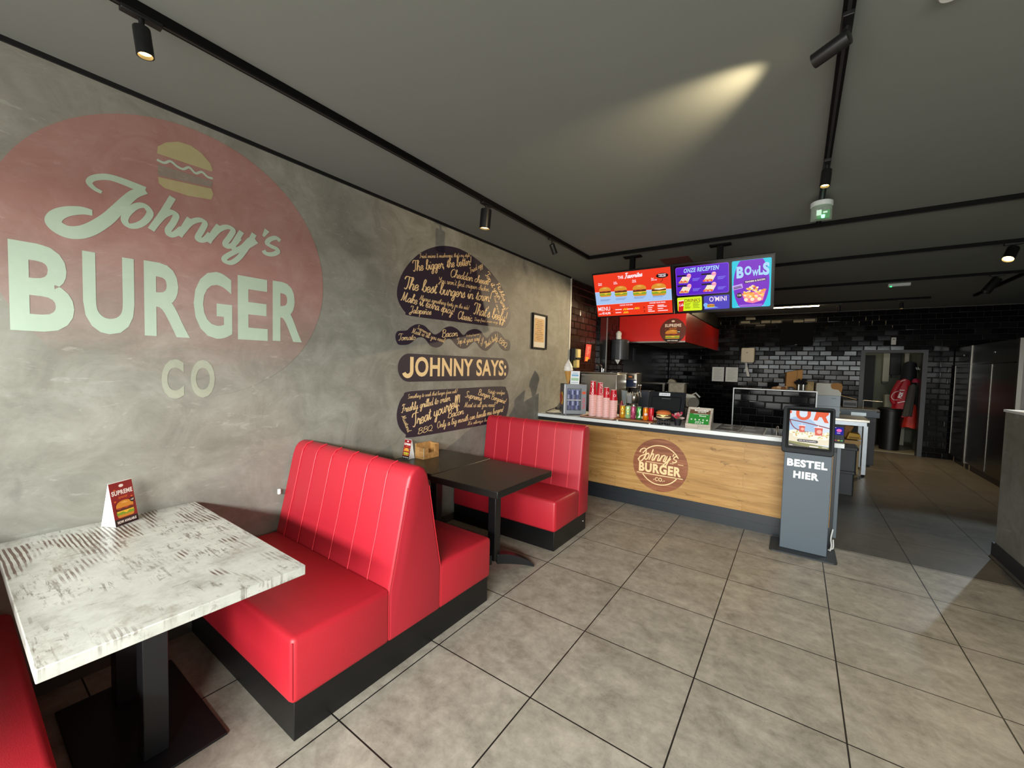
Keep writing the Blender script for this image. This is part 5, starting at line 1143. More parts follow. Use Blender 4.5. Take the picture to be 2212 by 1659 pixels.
# cash register seen from behind
t = thing('cash_register', 'black till screen seen from the back, with white sticker, on the counter', 'cash register', (0.27, 3.5, CT))
MG = Frame((0.305, 3.40, 1.175), (1, 0.06, 0), Vector((0, 0.32, 1)).normalized())
b = MB(); fr = [(-0.215, 0.125), (0.205, 0.125), (0.205, -0.12), (-0.155, -0.13)]
outer = rrect(-0.205, 0.205, -0.13, 0.125, 0.015)
b.plate(MG, outer, -0.03, 0.0).build('back_shell', M('#121418', 0.6, 0, 0.2), t, bevel=0.004)
MB().plate(MG, rrect(-0.165, 0.165, -0.115, 0.06, 0.02), 0.0, 0.022).build('rear_hump', M('#0e1013', 0.6, 0, 0.2), t, bevel=0.008)
MB().fbox(MG, -0.09, 0.035, 0.072, 0.108, 0.0, 0.0012).build('sticker', M('#eceef0', 0.5), t)
MB().text(MG, 'DE KASSA ONLINE', -0.082, 0.084, 0.012, 0.085, bold=0.03, off=0.0018).ring(MG, 0.018, 0.09, 0.006, 0.009, 0, 2*PI, 0.0012, 0.0018, 0, 16).build('sticker_text', M('#3a4a78', 0.5), t)
MB().fbox(MG, -0.05, 0.05, 0.03, 0.036, 0.022, 0.0235).build('vent', M('#5d5f63', 0.4), t)
MB().plate(Frame((0.31, 3.44, CT), (1, 0, 0), (0, 0, 1)), [(-0.085, 0.0), (0.085, 0.0), (0.07, 0.12), (-0.07, 0.12)], -0.06, 0.0).build('stand', M('#2a2d33', 0.45), t, bevel=0.005)
MB().box(0.265, 0.355, 3.40, 3.46, CT+0.115, CT+0.145).build('hinge', M('#3a3a38', 0.4), t, bevel=0.006)
MB().box(0.20, 0.42, 3.42, 3.60, CT, CT+0.012).build('foot', M('#1c1e22', 0.45), t, bevel=0.003)
# ================================================================== kitchen, left side
t = thing('extractor_hood', 'large red extractor hood over the cooking line with steel collar above', 'hood', (-0.62, 7.5, 2.05))
hx0, hx1, hy0, hy1, hz0, hz1 = WX+0.012, -0.03, 5.80, BY-0.02, 2.045, 2.56
b = MB().box(hx0, hx1, hy0, hy0+0.02, hz0, hz1).box(hx1-0.02, hx1, hy0+0.02, hy1, hz0, hz1).box(hx0, hx1, hy0+0.02, hy1, hz1-0.02, hz1)
b.build('shell', M('#d8241e', 0.33, 0.0, vary=0.1, vscale=3), t, bevel=0.003)
b = MB().box(hx0, hx1-0.02, hy0+0.02, hy0+0.05, hz0, hz0+0.03).box(hx1-0.05, hx1-0.02, hy0+0.05, hy1, hz0, hz0+0.03).box(hx0, hx1+0.002, hy0-0.003, hy0, hz0-0.012, hz0+0.012); b.build('gutter', STEEL, t)
b = MB()
for k in range(7): b.box(hx0+0.02, hx1-0.06, hy0+0.10+k*0.49, hy0+0.55+k*0.49, hz0+0.05, hz0+0.075)
b.build('filters', M('#8d857c', 0.45, 0.5), t)
MB().box(-0.9, -0.06, 6.4, BY-0.05, hz1, CEILZ-0.001).build('collar', M('#57534e', 0.4, 0.7), t)
sg = MB().plate(Frame((-0.235, hy0-0.004, 2.232), (1, 0, 0), (0, 0, 1)), circ(0, 0, 0.215, 48), 0.0, 0.008).build('round_sign', M('#5e2417', 0.5, vary=0.2, vscale=9), t)
sg['label'] = 'round brown sign with burger, SUPREME'
SG = Frame((-0.235, hy0-0.0125, 2.232), (1, 0, 0), (0, 0, 1))
b = MB().text(SG, 'SUPREME', 0, 0.065, 0.055, 0.27, align='c', bold=0.04, off=0.001); b.flat(SG, circ(0.0, 0.165, 0.028, 20, 0.016), 0.001); b.build('lettering', M('#ecdcd2', 0.5), sg)
b = MB().text(SG, 'special', 0, 0.03, 0.028, 0.13, align='c', bold=0.02, shear=0.3, off=0.001).text(SG, '\u20ac', -0.13, 0.01, 0.018, off=0.001); b.build('small_lettering', M('#c9772e', 0.5), sg)
b = MB(); burger_pic(b, SG, -0.005, -0.065, 0.24, 0.17, 0.001, [0, 1, 2, 3, 4, 5, 6]); b.build('burger_picture', burger_mats(), sg)
b = MB().flat(SG, [(0.205*math.cos(math.radians(a)), 0.205*math.sin(math.radians(a))) for a in range(222, 319, 6)], 0.0012).flat(SG, circ(0.095, -0.02, 0.030, 18), 0.0032); b.build('dark_patch', M('#140d0b', 0.5), sg)
b = MB().text(SG, 'NOW AVAILABLE', 0, -0.178, 0.018, 0.17, align='c', bold=0.05, off=0.0018).text(SG, '7,95', 0.095, -0.03, 0.02, 0.045, align='c', bold=0.03, off=0.0038); b.build('white_lettering', M('#f2eeea', 0.5), sg)
# dark splash panel on the side wall under the hood
t = thing('splash_panel', 'dark glossy splash panel on the side wall beneath the hood', 'panel', (WX, 7.6, 1.5))
MB().box(WX+0.016, WX+0.026, 6.05, 9.2, 0.9, 2.04).build('panel', M('#1b1b1a', 0.22, 0.2, vary=0.3, vscale=4), t)
MB().box(WX+0.0125, WX+0.03, 6.6, 6.72, 1.72, 1.98).build('bracket', M('#55585a', 0.3, 0.6), t)
# paper towel dispenser
t = thing('towel_dispenser', 'dark grey paper towel roll dispenser on the side wall by the hood', 'dispenser', (-1.07, 5.55, 1.70))
DF_ = Frame((-1.065, 5.50, 1.71), (1, 0, 0), (0, 1, 0))
b = MB(); b.plate(DF_, rrect(-0.14, 0.15, -0.15, 0.15, 0.12, 8), 0.0, 0.36); b.build('cover', M('#3c3f42', 0.3, vary=0.05), t, bevel=0.012, seg=3)
MB().plate(DF_, rrect(-0.142, 0.152, -0.152, 0.152, 0.12, 8), 0.30, 0.305).build('lid_seam', M('#17181a', 0.4), t)
MB().plate(Frame((-1.04, 5.35, 1.70), (1, 0, 0), (0, 0, 1)), [(-0.05, 0.012), (0.05, 0.012), (0.005, -0.07)], 0.0, 0.004).build('paper_tip', PAPER, t)
t = thing('paper_roll', 'crumpled white paper standing on top of the dark towel dispenser', 'paper', (-1.09, 5.5, 2.07))
MB().lathe([(0.035, 0), (0.05, 0.03), (0.045, 0.07), (0.055, 0.11), (0.03, 0.15), (0.008, 0.16)], (-1.09, 5.5, 2.0705), 10).build('paper', PAPER, t, smooth=40)
# black dispenser at the wall edge with yellow bags
t = thing('wall_dispenser', 'black wall dispenser holding pale yellow bags, behind the ice cream model', 'dispenser', (WX, 3.92, 1.68))
MB().box(WX+0.010, WX+0.02, 3.86, 4.05, 1.53, 1.84).box(WX+0.02, WX+0.075, 3.86, 3.885, 1.66, 1.84).build('backplate', BLACKM, t, bevel=0.003)
MB().box(WX+0.021, WX+0.10, 3.90, 4.01, 1.70, 1.83).build('bag_stack', M('#d9c27a', 0.6, vary=0.2, vscale=30), t, bevel=0.01)
MB().box(WX+0.021, WX+0.085, 3.91, 4.01, 1.55, 1.675).build('lower_bags', M('#cdb567', 0.6, vary=0.35, vscale=40), t, bevel=0.012)
MB().box(WX+0.021, WX+0.09, 3.895, 4.02, 1.672, 1.70).build('clip', BLACKM, t)
# red poster
t = thing('wall_poster', 'narrow red poster with orange foot on the dark side tiles', 'poster', (WX, 4.43, 1.79))
PFm = Frame((WX+0.012, 4.44, 1.79), (0, 1, 0), (0.08, 0, 1))
MB().fbox(PFm, -0.10, 0.10, -0.14, 0.14, 0, 0.006).build('sheet', M('#c8322a', 0.5, vary=0.1), t)
b = MB().fbox(PFm, -0.07, 0.04, -0.128, -0.06, 0.006, 0.007, 0)
for k in range(6): b.fbox(PFm, -0.05+0.01*(k % 2), 0.06-0.02*(k % 3), 0.09-k*0.025, 0.102-k*0.025, 0.006, 0.0068, 1)
b.build('print', [M('#ee9a2a', 0.5), M('#ee9c90', 0.5)], t)
# steel machine behind the counter, tap on top
t = thing('steel_cabinet', 'tall brushed steel cabinet behind the red cups, a tap on its top', 'cabinet', (-0.9, 4.4, 0))
MB().box(-1.195, -0.605, 4.20, 4.60, 0.0, 1.475).build('body', STEEL, t, bevel=0.012)
MB().box(-1.195, -0.60, 4.19, 4.61, 1.475, 1.492).build('top_rim', STEEL, t, bevel=0.004)
MB().plate(Frame((-0.80, 4.40, 1.492), (1, 0, 0), (0, 1, 0)), circ(0, 0, 0.16, 30, 0.12), 0.0, 0.006).build('basin', M('#1d2230', 0.2, 0.4), t)
MB().tube(smooth_open([(-0.95, 4.45, 1.49), (-0.955, 4.45, 1.56), (-0.97, 4.43, 1.60), (-0.995, 4.40, 1.605), (-1.01, 4.38, 1.585)], 5), 0.012, 10).tube([(-0.93, 4.46, 1.49), (-0.925, 4.46, 1.545)], 0.014, 10).tube([(-0.925, 4.46, 1.54), (-0.89, 4.44, 1.56)], 0.007, 8).build('tap', CHROME, t, smooth=50)
# machine with blue front
t = thing('drinks_machine', 'small steel machine with dark blue front and orange label behind the cups', 'machine', (-0.59, 4.85, 0.95))
MB().box(-0.675, -0.51, 4.80, 5.05, 1.25, 1.49).build('head', STEEL, t, bevel=0.006)
MB().box(-0.668, -0.52, 4.792, 4.80, 1.27, 1.385).build('front_panel', M('#1e2c4a', 0.3), t)
MB().box(-0.65, -0.55, 4.792, 4.80, 1.40, 1.455).build('label_plate', M('#3a2f2a', 0.4), t)
MB().box(-0.64, -0.58, 4.788, 4.793, 1.42, 1.44).build('badge', M('#e8813a', 0.4), t)
MB().box(-0.56, -0.505, 4.785, 4.80, 1.34, 1.365).build('lever', CHROME, t)
MB().box(-0.66, -0.52, 4.98, 5.05, 0.0, 1.25).build('stand', STEEL_D, t)
t = thing('plastic_jug', 'translucent plastic jug behind the cans at the steel cabinet', 'jug', (-0.525, 4.3, 0.95))
MB().lathe([(0.032, 0.0), (0.042, 0.20), (0.045, 0.21), (0.038, 0.20)], (-0.525, 4.3, 1.02), 20).build('body', M('#aab6bd', 0.2, alpha=0.7), t, smooth=40)
MB().box(-0.6, -0.465, 4.2, 4.45, 0.0, 1.019).build('stand', STEEL_D, t)
t = thing('milkshake_machine', 'silver machine with two thin white-knobbed levers behind the soda cans', 'machine', (-0.36, 4.25, 0.95))
MB().lathe([(0.065, 0.0), (0.07, 0.02), (0.055, 0.06), (0.07, 0.10), (0.075, 0.17), (0.055, 0.205)], (-0.36, 4.25, 1.0), 20).build('body', M('#9a958a', 0.25, 0.9), t, smooth=40)
MB().box(-0.435, -0.37, 4.17, 4.2, 1.06, 1.20).build('shield', M('#c9d0d6', 0.2, alpha=0.6), t)
MB().box(-0.46, -0.26, 4.16, 4.36, 0.0, 1.0).build('stand', STEEL_D, t)
for dx in (0.0, 0.03):
    l = MB().tube(smooth_open([(-0.33, 4.22, 1.19), (-0.30+dx, 4.21, 1.235), (-0.285+dx, 4.2, 1.32)], 4), 0.003, 6).build('lever', CHROME, t, smooth=50)
    MB().lathe([(0.002, 0), (0.011, 0.006), (0.011, 0.014), (0.002, 0.02)], (-0.285+dx, 4.2, 1.315), 12).build('knob', WHITE, l, smooth=50)
b = MB()
for k in range(6): b.tube(smooth_open([(-0.40+0.02*k, 4.17, 1.20), (-0.42+0.035*k, 4.15, 1.215+0.008*(k % 3)), (-0.43+0.04*k, 4.15, 1.17-0.01*(k % 2))], 3), 0.0035, 5)
b.build('cable', M('#cfc6b4', 0.5), t, smooth=50)
t = thing('steel_box', 'dark steel panel of a machine behind the green and orange cans', 'machine', (-0.34, 4.7, 0))
MB().box(-0.425, -0.262, 4.62, 4.95, 0.0, 1.225).build('body', M('#3f4650', 0.4, 0.5), t, bevel=0.006)
# shelf under the hood
t = thing('steel_shelf', 'low steel shelf with thin bright edge below the hood', 'shelf', (-0.7, 6.3, 0))
MB().box(-1.18, -0.43, 6.18, 6.55, 1.285, 1.312).build('board', STEEL, t)
for x in (-1.15, -0.475): MB().box(x, x+0.035, 6.19, 6.22, 0.0, 1.285).build('leg', STEEL, t)
MB().box(-1.18, -0.45, 6.30, 6.55, 0.0, 0.95).build('lower_cabinet', STEEL_D, t)
for k in range(3):
    t = thing('serving_dish', '%s of three dark dishes inside the steel shelf below the hood' % ('leftmost', 'middle one', 'rightmost')[k], 'dish', (-0.95+k*0.17, 6.35, 0.95), 'dishes in the shelf')
    MB().lathe([(0.05, 0.0), (0.075, 0.05), (0.07, 0.05), (0.045, 0.008)], (-0.95+k*0.17, 6.4, 0.9505), 18).build('bowl', M('#4a4742', 0.3, 0.6), t, smooth=40)
t = thing('work_table', 'dark work table between counter and fryers', 'table', (0.1, 5.6, 0))
MB().box(-0.42, 0.10, 5.45, 5.95, 1.12, 1.16).build('top', STEEL_D, t)
MB().box(-0.40, 0.08, 5.50, 5.95, 0.0, 1.12).build('cabinet', M('#1d1e20', 0.4), t)
t = thing('plastic_tub', 'clear plastic tub of crumpled wraps with a lid pack on top', 'tub', (-0.09, 5.65, 1.16))
b = MB(); G_ = Frame((-0.09, 5.66, 1.1605), (1, 0, 0), (0, 1, 0)); b.plate(G_, rrect(-0.13, 0.13, -0.09, 0.09, 0.02), 0.0, 0.17); b.build('tub', M('#b5ab93', 0.3, alpha=0.75, vary=0.6, vscale=18), t, bevel=0.006)
MB().plate(G_, rrect(-0.155, 0.155, -0.11, 0.11, 0.02), 0.17, 0.184).build('lid', M('#8f8a7c', 0.3, alpha=0.9), t)
b = MB().plate(Frame((-0.17, 5.62, 1.345), (1, 0, 0), (0, 0, 1)), [(-0.06, 0), (0.07, 0), (0.04, 0.045), (-0.03, 0.06), (-0.06, 0.03)], -0.06, 0.04); b.build('wrap_pack', M('#8d8468', 0.5, vary=0.4, vscale=25), t, bevel=0.008)
for k in range(3):
    t = thing('napkin', 'crumpled white napkin %s behind the till' % ('at left', 'in the middle', 'at right')[k], 'napkin', (-0.22+0.06*k, 5.48, 1.16), 'napkins behind the till')
    b = MB(); b.lathe([(0.02, 0), (0.035, 0.012), (0.02, 0.03), (0.004, 0.035)], (-0.22+0.06*k, 5.475, 1.1605), 7); b.build('paper', PAPER, t)
t = thing('slicing_machine', 'angled silver slicing machine with bent handle right of the till', 'machine', (0.42, 4.3, 0.95))
MB().box(0.34, 0.52, 4.25, 4.5, 0.0, 1.05).build('stand', STEEL_D, t)
b = MB().plate(Frame((0.40, 4.33, 1.06), (1, 0, 0), (0, 0, 1)), [(-0.06, 0.0), (0.07, 0.0), (0.10, 0.10), (0.03, 0.175), (-0.07, 0.18)], -0.02, 0.05); b.build('body', M('#a9a89a', 0.3, 0.8), t, bevel=0.006)
MB().tube([(0.42, 4.28, 1.23), (0.46, 4.27, 1.255), (0.515, 4.27, 1.20)], 0.011, 8).build('handle', M('#d8d6cc', 0.3, 0.5), t)
MB().lathe([(0.07, 0), (0.075, 0.008), (0.07, 0.016)], None, 28, 0, Frame((0.44, 4.27, 1.12), (1, 0, 0), (0, 0.3, 1))).build('blade', CHROME, t)
for k in range(3): MB().lathe([(0.016, 0), (0.016, 0.02)], (0.45+0.03*k, 4.27, 1.05), 12).build('knob', CHROME, t)

# ================================================================== back wall fittings
BF2 = Frame((0, BY-0.012, 0), (1, 0, 0), (0, 0, 1))
t = thing('towel_dispenser', 'cream paper dispenser with paper hanging out on the tiled back wall', 'dispenser', (0.61, BY, 1.94))
MB().plate(BF2, rrect(0.48, 0.745, 1.765, 2.105, 0.03), 0.0, 0.20).build('cover', M('#cfc6ae', 0.4, vary=0.05), t, bevel=0.015, seg=3)
MB().plate(BF2, circ(0.60, 1.995, 0.018, 14, 0.01), 0.20, 0.203).build('lock', BLACKM, t)
MB().plate(BF2, [(0.56, 1.77), (0.60, 1.775), (0.625, 1.62), (0.668, 1.46), (0.655, 1.44), (0.61, 1.45), (0.565, 1.62)], 0.06, 0.085).build('paper', PAPER, t, bevel=0.006)
for x0, lab, gl in ((-0.135, 'left white framed notice on the black tiled wall', 0), (0.158, 'right white framed notice on the black tiled wall', 1)):
    t = thing('notice_frame', lab, 'picture frame', (x0+0.13, BY, 1.48), 'white framed notices'); w = 0.257
    b = MB(); e = 0.018
    b.fbox(BF2, x0, x0+e, 1.31, 1.652, 0, 0.02).fbox(BF2, x0+w-e, x0+w, 1.31, 1.652, 0, 0.02).fbox(BF2, x0+e, x0+w-e, 1.634, 1.652, 0, 0.02).fbox(BF2, x0+e, x0+w-e, 1.31, 1.328, 0, 0.02); b.build('frame', M('#f6f6f2', 0.4), t)
    MB().fbox(BF2, x0+e, x0+w-e, 1.328, 1.634, 0, 0.008).build('sheet', M('#e9e9e2', 0.35), t)
    b = MB()
    for k in range(9): b.fbox(BF2, x0+0.04, x0+w-0.05-0.02*(k % 3), 1.60-k*0.03, 1.605-k*0.03, 0.008, 0.009)
    b.build('print', M('#a3a39a', 0.5), t)
t = thing('wall_screen', 'switched-off black screen mounted high on the tiled back wall', 'screen', (1.51, BY, 2.40))
TFv = Frame((1.51, BY-0.16, 2.39), (1, 0, 0), Vector((0, -0.12, 1)).normalized())
MB().fbox(TFv, -0.30, 0.30, -0.235, 0.25, -0.05, 0.0).build('casing', M('#070708', 0.6, 0, 0.1), t, bevel=0.008)
MB().fbox(TFv, -0.28, 0.28, -0.205, 0.23, 0.0, 0.001).build('display', M('#030304', 0.6, 0, 0.08), t)
MB().box(1.46, 1.56, BY-0.14, BY-0.004, 2.33, 2.46).build('wall_bracket', BLACKM, t)
MB().fbox(TFv, -0.02, 0.02, -0.224, -0.216, 0.0, 0.002).build('logo', M('#777777', 0.4), t)
t = thing('wall_thermostat', 'small white control box on the tiles above the doorway', 'thermostat', (3.09, BY, 2.23))
MB().fbox(BF2, 3.05, 3.125, 2.16, 2.305, 0, 0.03).build('box', M('#b9b8ae', 0.45), t, bevel=0.006)
MB().fbox(BF2, 3.075, 3.10, 2.255, 2.275, 0.03, 0.032).build('display', M('#444444', 0.4), t)

# ================================================================== on and behind the partition
t = thing('pass_counter', 'kitchen worktop behind the low tiled partition', 'worktop', (1.3, 5.8, 0))
MB().box(0.80, 1.79, 5.515, 6.1, 1.25, 1.294).build('top', STEEL, t)
MB().box(0.82, 1.77, 5.52, 6.08, 0.0, 1.25).build('cabinet', STEEL_D, t)
t = thing('cardboard_box', 'tall open brown cardboard box standing on the low tiled partition', 'cardboard box', (1.53, 5.8, 1.31))
b = MB(); G_ = Frame((1.43, 5.72, 1.296), (math.cos(0.12), math.sin(0.12), 0), (0, 0, 1))
b.plate(G_, [(0, 0), (0.20, 0), (0.195, 0.31), (0.10, 0.295), (0.0, 0.265)], -0.17, 0.0); b.build('box', CARD, t, bevel=0.002)
MB().fbox(G_, 0.128, 0.134, 0.005, 0.30, 0.0, 0.0008).build('seam', M('#5a3a18', 0.7), t)
t = thing('cardboard_box', 'low light-brown cardboard box right of the tall brown one', 'cardboard box', (1.71, 5.8, 1.31))
MB().box(1.655, 1.765, 5.72, 5.95, 1.296, 1.435).build('box', M('#8f774a', 0.75, vary=0.1), t, bevel=0.003)
MB().plate(Frame((1.70, 5.71, 1.296), (1, 0, 0), (0, 0, 1)), [(0.0, 0.12), (0.055, 0.05), (0.06, 0.0), (-0.02, 0.0)], 0.0, 0.004).build('flap', M('#a38a5a', 0.75), t)
t = thing('food_tray', 'paper food tray with bread pieces and crumpled foil on the partition', 'food', (1.37, 5.58, 1.296))
b = MB(); rb = random.Random(5)
for k in range(7): b.lathe([(0.03, 0), (0.04, 0.015), (0.03, 0.035), (0.006, 0.045)], (1.29+k*0.028, 5.60+0.03*(k % 2), 1.302+0.006*(k % 3)), 9, k % 3)
b.build('bread', [M('#b98a55', 0.6), M('#8a5a35', 0.6), M('#d9b48a', 0.6)], t, smooth=50)
MB().box(1.26, 1.55, 5.53, 5.72, 1.2955, 1.302).build('tray', M('#a37a48', 0.6), t)
MB().lathe([(0.06, 0), (0.05, 0.03), (0.03, 0.05), (0.005, 0.055)], (1.49, 5.60, 1.3025), 11).build('foil', M('#9a9a98', 0.35, 0.8), t)
for k, x in enumerate((1.585, 1.64)):
    t = thing('utensil_holder', ('left', 'right')[k]+' steel cup of kitchen utensils on the partition', 'utensil holder', (x, 5.60, 1.296), 'utensil cups')
    MB().lathe([(0.024, 0), (0.026, 0.095), (0.023, 0.095), (0.021, 0.01)], (x, 5.60, 1.2965), 18).build('cup', M('#8a8a86', 0.25, 0.9), t, smooth=40)
    for q in range(4):
        a = -0.5+q*0.33; tip = (x+0.05*math.sin(a)-0.01, 5.60+0.01*(q % 2), 1.40+0.02*(q % 3))
        u = MB().tube([(x, 5.60, 1.31), tip], 0.004, 6).build('utensil', MATTE, t)
        MB().plate(Frame(tip, (math.cos(-a), 0, math.sin(-a)), (math.sin(a), 0, math.cos(a))), rrect(-0.014-0.01*k, 0.014+0.01*k, -0.005, 0.035, 0.008), -0.002, 0.002).build('head', MATTE, u)

# ================================================================== steel table with cartons, right of the kiosk
t = thing('steel_table', 'long steel table with square legs behind the counter end', 'table', (2.1, 6.9, 0))
MB().box(1.20, 2.49, 6.50, 7.25, 0.83, 0.868).build('top', STEEL, t, bevel=0.004)
MB().box(1.22, 2.46, 6.53, 7.22, 0.77, 0.83).build('apron', M('#b5bcc2', 0.35, 0.6), t)
for x, y in ((2.425, 6.53), (2.425, 7.17), (1.24, 6.53), (1.24, 7.17)):
    l = MB().box(x, x+0.05, y, y+0.05, 0.03, 0.77).build('leg', M('#b9c0c6', 0.35, 0.5), t); MB().lathe([(0.018, 0), (0.018, 0.03)], (x+0.025, y+0.025, 0), 12).build('foot', BLACKM, l)
MB().box(1.24, 2.47, 7.18, 7.21, 0.12, 0.17).build('crossbar', M('#c9cfd4', 0.35, 0.5), t)
for k, (z0, z1, col, lab) in enumerate(((0.869, 1.03, '#b9c2c9', 'lowest grey-white carton of the stack on the steel table'), (1.031, 1.205, '#bcc5cb', 'middle grey-white carton of the stack on the steel table'), (1.206, 1.40, '#d3d0c4', 'topmost white carton with torn flap, on the stack on the steel table'))):
    t = thing('carton', lab, 'carton', (1.98, 6.9, z0), 'white cartons stacked on the steel table')
    MB().box(1.815+0.004*k, 2.142+0.003*k, 6.72, 7.1, z0, z1).build('box', M(col, 0.6, vary=0.04), t, bevel=0.004)
    if k == 2:
        MB().plate(Frame((2.02, 6.7185, 1.30), (1, 0, 0), (0, 0, 1)), smooth_closed([(0.0, 0.10), (0.128, 0.098), (0.128, -0.04), (0.09, 0.0), (0.03, 0.01), (0.0, 0.03)], 3), 0.0, 0.001).build('torn_patch', CARD, t)
        MB().plate(Frame((2.145, 6.75, 1.21), (1, 0, -0.25), (0, 1, 0)), [(0, 0), (0.20, 0.02), (0.21, 0.08), (0, 0.10)], 0.0, 0.006).build('flap', CARD_L, t)
    else: MB().fbox(Frame((2.03, 6.7195, z1-0.05), (1, 0, 0), (0, 0, 1)), 0, 0.06, 0, 0.012, 0, 0.0006).build('label', M('#8d949a', 0.6), t)
t = thing('griddle', 'dark flat griddle with steel label behind the carton stack', 'griddle', (2.45, 7.7, 0))
MB().box(2.15, 2.74, 7.60, 8.2, 0.82, 0.95).build('body', M('#2c3236', 0.35, 0.4), t, bevel=0.006)
MB().box(2.15, 2.73, 7.62, 8.2, 0.95, 0.965).build('plate', M('#3a342a', 0.3, 0.6), t)
MB().box(2.36, 2.56, 7.594, 7.60, 0.845, 0.90).build('label_plate', M('#aab4b6', 0.35, 0.5), t)
MB().box(2.18, 2.70, 7.66, 8.1, 0.0, 0.82).build('stand', M('#17191b', 0.5), t)
MB().tube(smooth_open([(2.53, 7.75, 0.965), (2.53, 7.75, 1.09), (2.54, 7.75, 1.105), (2.78, 7.75, 1.10)], 3), 0.006, 8).build('rail', M('#8a8a80', 0.3, 0.9), t, smooth=50)
MB().lathe([(0.025, 0), (0.025, 0.03)], None, 14, 0, Frame((2.19, 7.60, 0.885), (1, 0, 0), (0, 0, 1))).build('knob', M('#c9b98a', 0.4), t)
MB().tube([(2.70, 7.60, 0.925), (2.74, 7.57, 0.93)], 0.012, 8).build('tap', CHROME, t)
t = thing('toaster', 'small black machine on the griddle in front of the doorway', 'machine', (2.38, 7.9, 0.965))
MB().box(2.25, 2.46, 7.8, 8.05, 0.9655, 1.09).build('body', M('#101112', 0.35), t, bevel=0.008)
MB().box(2.27, 2.44, 7.79, 7.80, 1.0, 1.05).build('slot', M('#030303', 0.5), t)
for k, (z0, z1, lab) in enumerate(((0.0, 0.31, 'lower of two stacked black crates behind the counter end'), (0.3105, 0.62, 'upper of two stacked black crates behind the counter end'))):
    t = thing('storage_crate', lab, 'crate', (1.93, 5.3, z0), 'stacked black crates'); e = 0.012*k
    MB().plate(Frame((0, 0, z0), (1, 0, 0), (0, 1, 0)), rrect(1.64-e, 2.215+e, 5.15-e, 5.50, 0.02), 0.0, z1-z0-0.035).build('body', M('#23282c', 0.5, vary=0.08), t, bevel=0.004)
    MB().plate(Frame((0, 0, z1-0.035), (1, 0, 0), (0, 1, 0)), rrect(1.625-e, 2.23+e, 5.135-e, 5.515, 0.02), 0.0, 0.035).build('lid', M('#1d2125', 0.5), t, bevel=0.004)
    MB().box(1.85, 2.0, 5.132-e, 5.15-e, z0+0.18, z0+0.215).build('handle', M('#15181a', 0.5), t)
t = thing('cardboard_box', 'large brown cardboard box on the floor under the steel table', 'cardboard box', (2.2, 6.85, 0))
MB().box(1.80, 2.40, 6.62, 7.12, 0.0, 0.505).build('box', M('#a9926a', 0.75, vary=0.08), t, bevel=0.004)
MB().box(1.80, 2.41, 6.60, 6.63, 0.47, 0.53).build('flap', CARD_L, t)
t = thing('takeaway_box', 'yellow folded takeaway box under the steel table', 'box', (2.34, 6.75, 0.506))
MB().plate(Frame((2.34, 6.85, 0.531), (1, 0, 0), (0, 0, 1)), [(-0.09, 0), (0.09, 0), (0.07, 0.085), (-0.06, 0.10)], -0.10, 0.10).build('box', M('#d9a83a', 0.6, vary=0.1), t, bevel=0.004)
MB().box(2.28, 2.40, 6.744, 6.75, 0.545, 0.57).build('slot', M('#9a7424', 0.6), t)
t = thing('paper_bag', 'brown paper bag pushed under the steel table top', 'bag', (2.2, 6.95, 0.531))
MB().plate(Frame((2.15, 6.98, 0.531), (1, 0, 0), (0, 0, 1)), [(-0.12, 0), (0.12, 0), (0.20, 0.19), (0.05, 0.22), (-0.14, 0.21)], -0.08, 0.08).build('bag', M('#9a6a34', 0.7, vary=0.2), t, bevel=0.012)

# ================================================================== fridges on the right
t0 = None
FRX = 3.94
STEEL_F = steel('fridge_steel', '#5b5853', 0.24, (3, 30, 3))
FP = M('#85827a', 0.34, 1.0)
def fridge(y0, y1, lab, double, posts):
    t = thing('upright_fridge', lab, 'fridge', (FRX+0.35, (y0+y1)/2, 0), 'row of steel fridges')
    MB().box(FRX+0.03, FRX+0.75, y0, y1, 0.10, 2.09).build('cabinet', STEEL_D, t)
    MB().box(FRX+0.05, FRX+0.70, y0+0.02, y1-0.02, 0.0, 0.10).build('plinth', BLACKM, t)
    MB().box(FRX, FRX+0.03, y0+0.01, y1-0.01, 1.775, 2.09).build('top_panel', STEEL_F, t, bevel=0.003)
    m = (y0+y1)/2
    for a, c in (((y0+0.03, m-0.004), (m+0.004, y1-0.03)) if double else ((y0+0.03, y1-0.06),)):
        d = MB().box(FRX, FRX+0.03, a, c, 0.13, 1.768).build('door', STEEL_F, t, bevel=0.003)
        if c < y1-0.1 or not double: MB().box(FRX-0.005, FRX+0.002, c-0.013, c, 0.14, 1.76).build('edge_strip', FP, d)
    for y in posts: MB().box(FRX-0.010, FRX+0.03, y-0.026, y+0.026, 0.10, 2.09).build('corner_post', FP, t)
    for y in (y0+0.12, y1-0.12): MB().lathe([(0.02, 0.0), (0.02, 0.10)], (FRX+0.06, y, 0), 12).build('foot', CHROME, t)
    MB().box(FRX-0.003, FRX, m-0.09, m-0.04, 1.93, 1.945).build('badge', M('#b9b9b4', 0.3, 0.6), t)
fridge(8.475, 9.30, 'far single-door steel fridge next to the tiled doorway wall', False, ())
fridge(6.60, 8.47, 'middle double-door steel fridge in the row on the right', True, (8.44, 6.63))

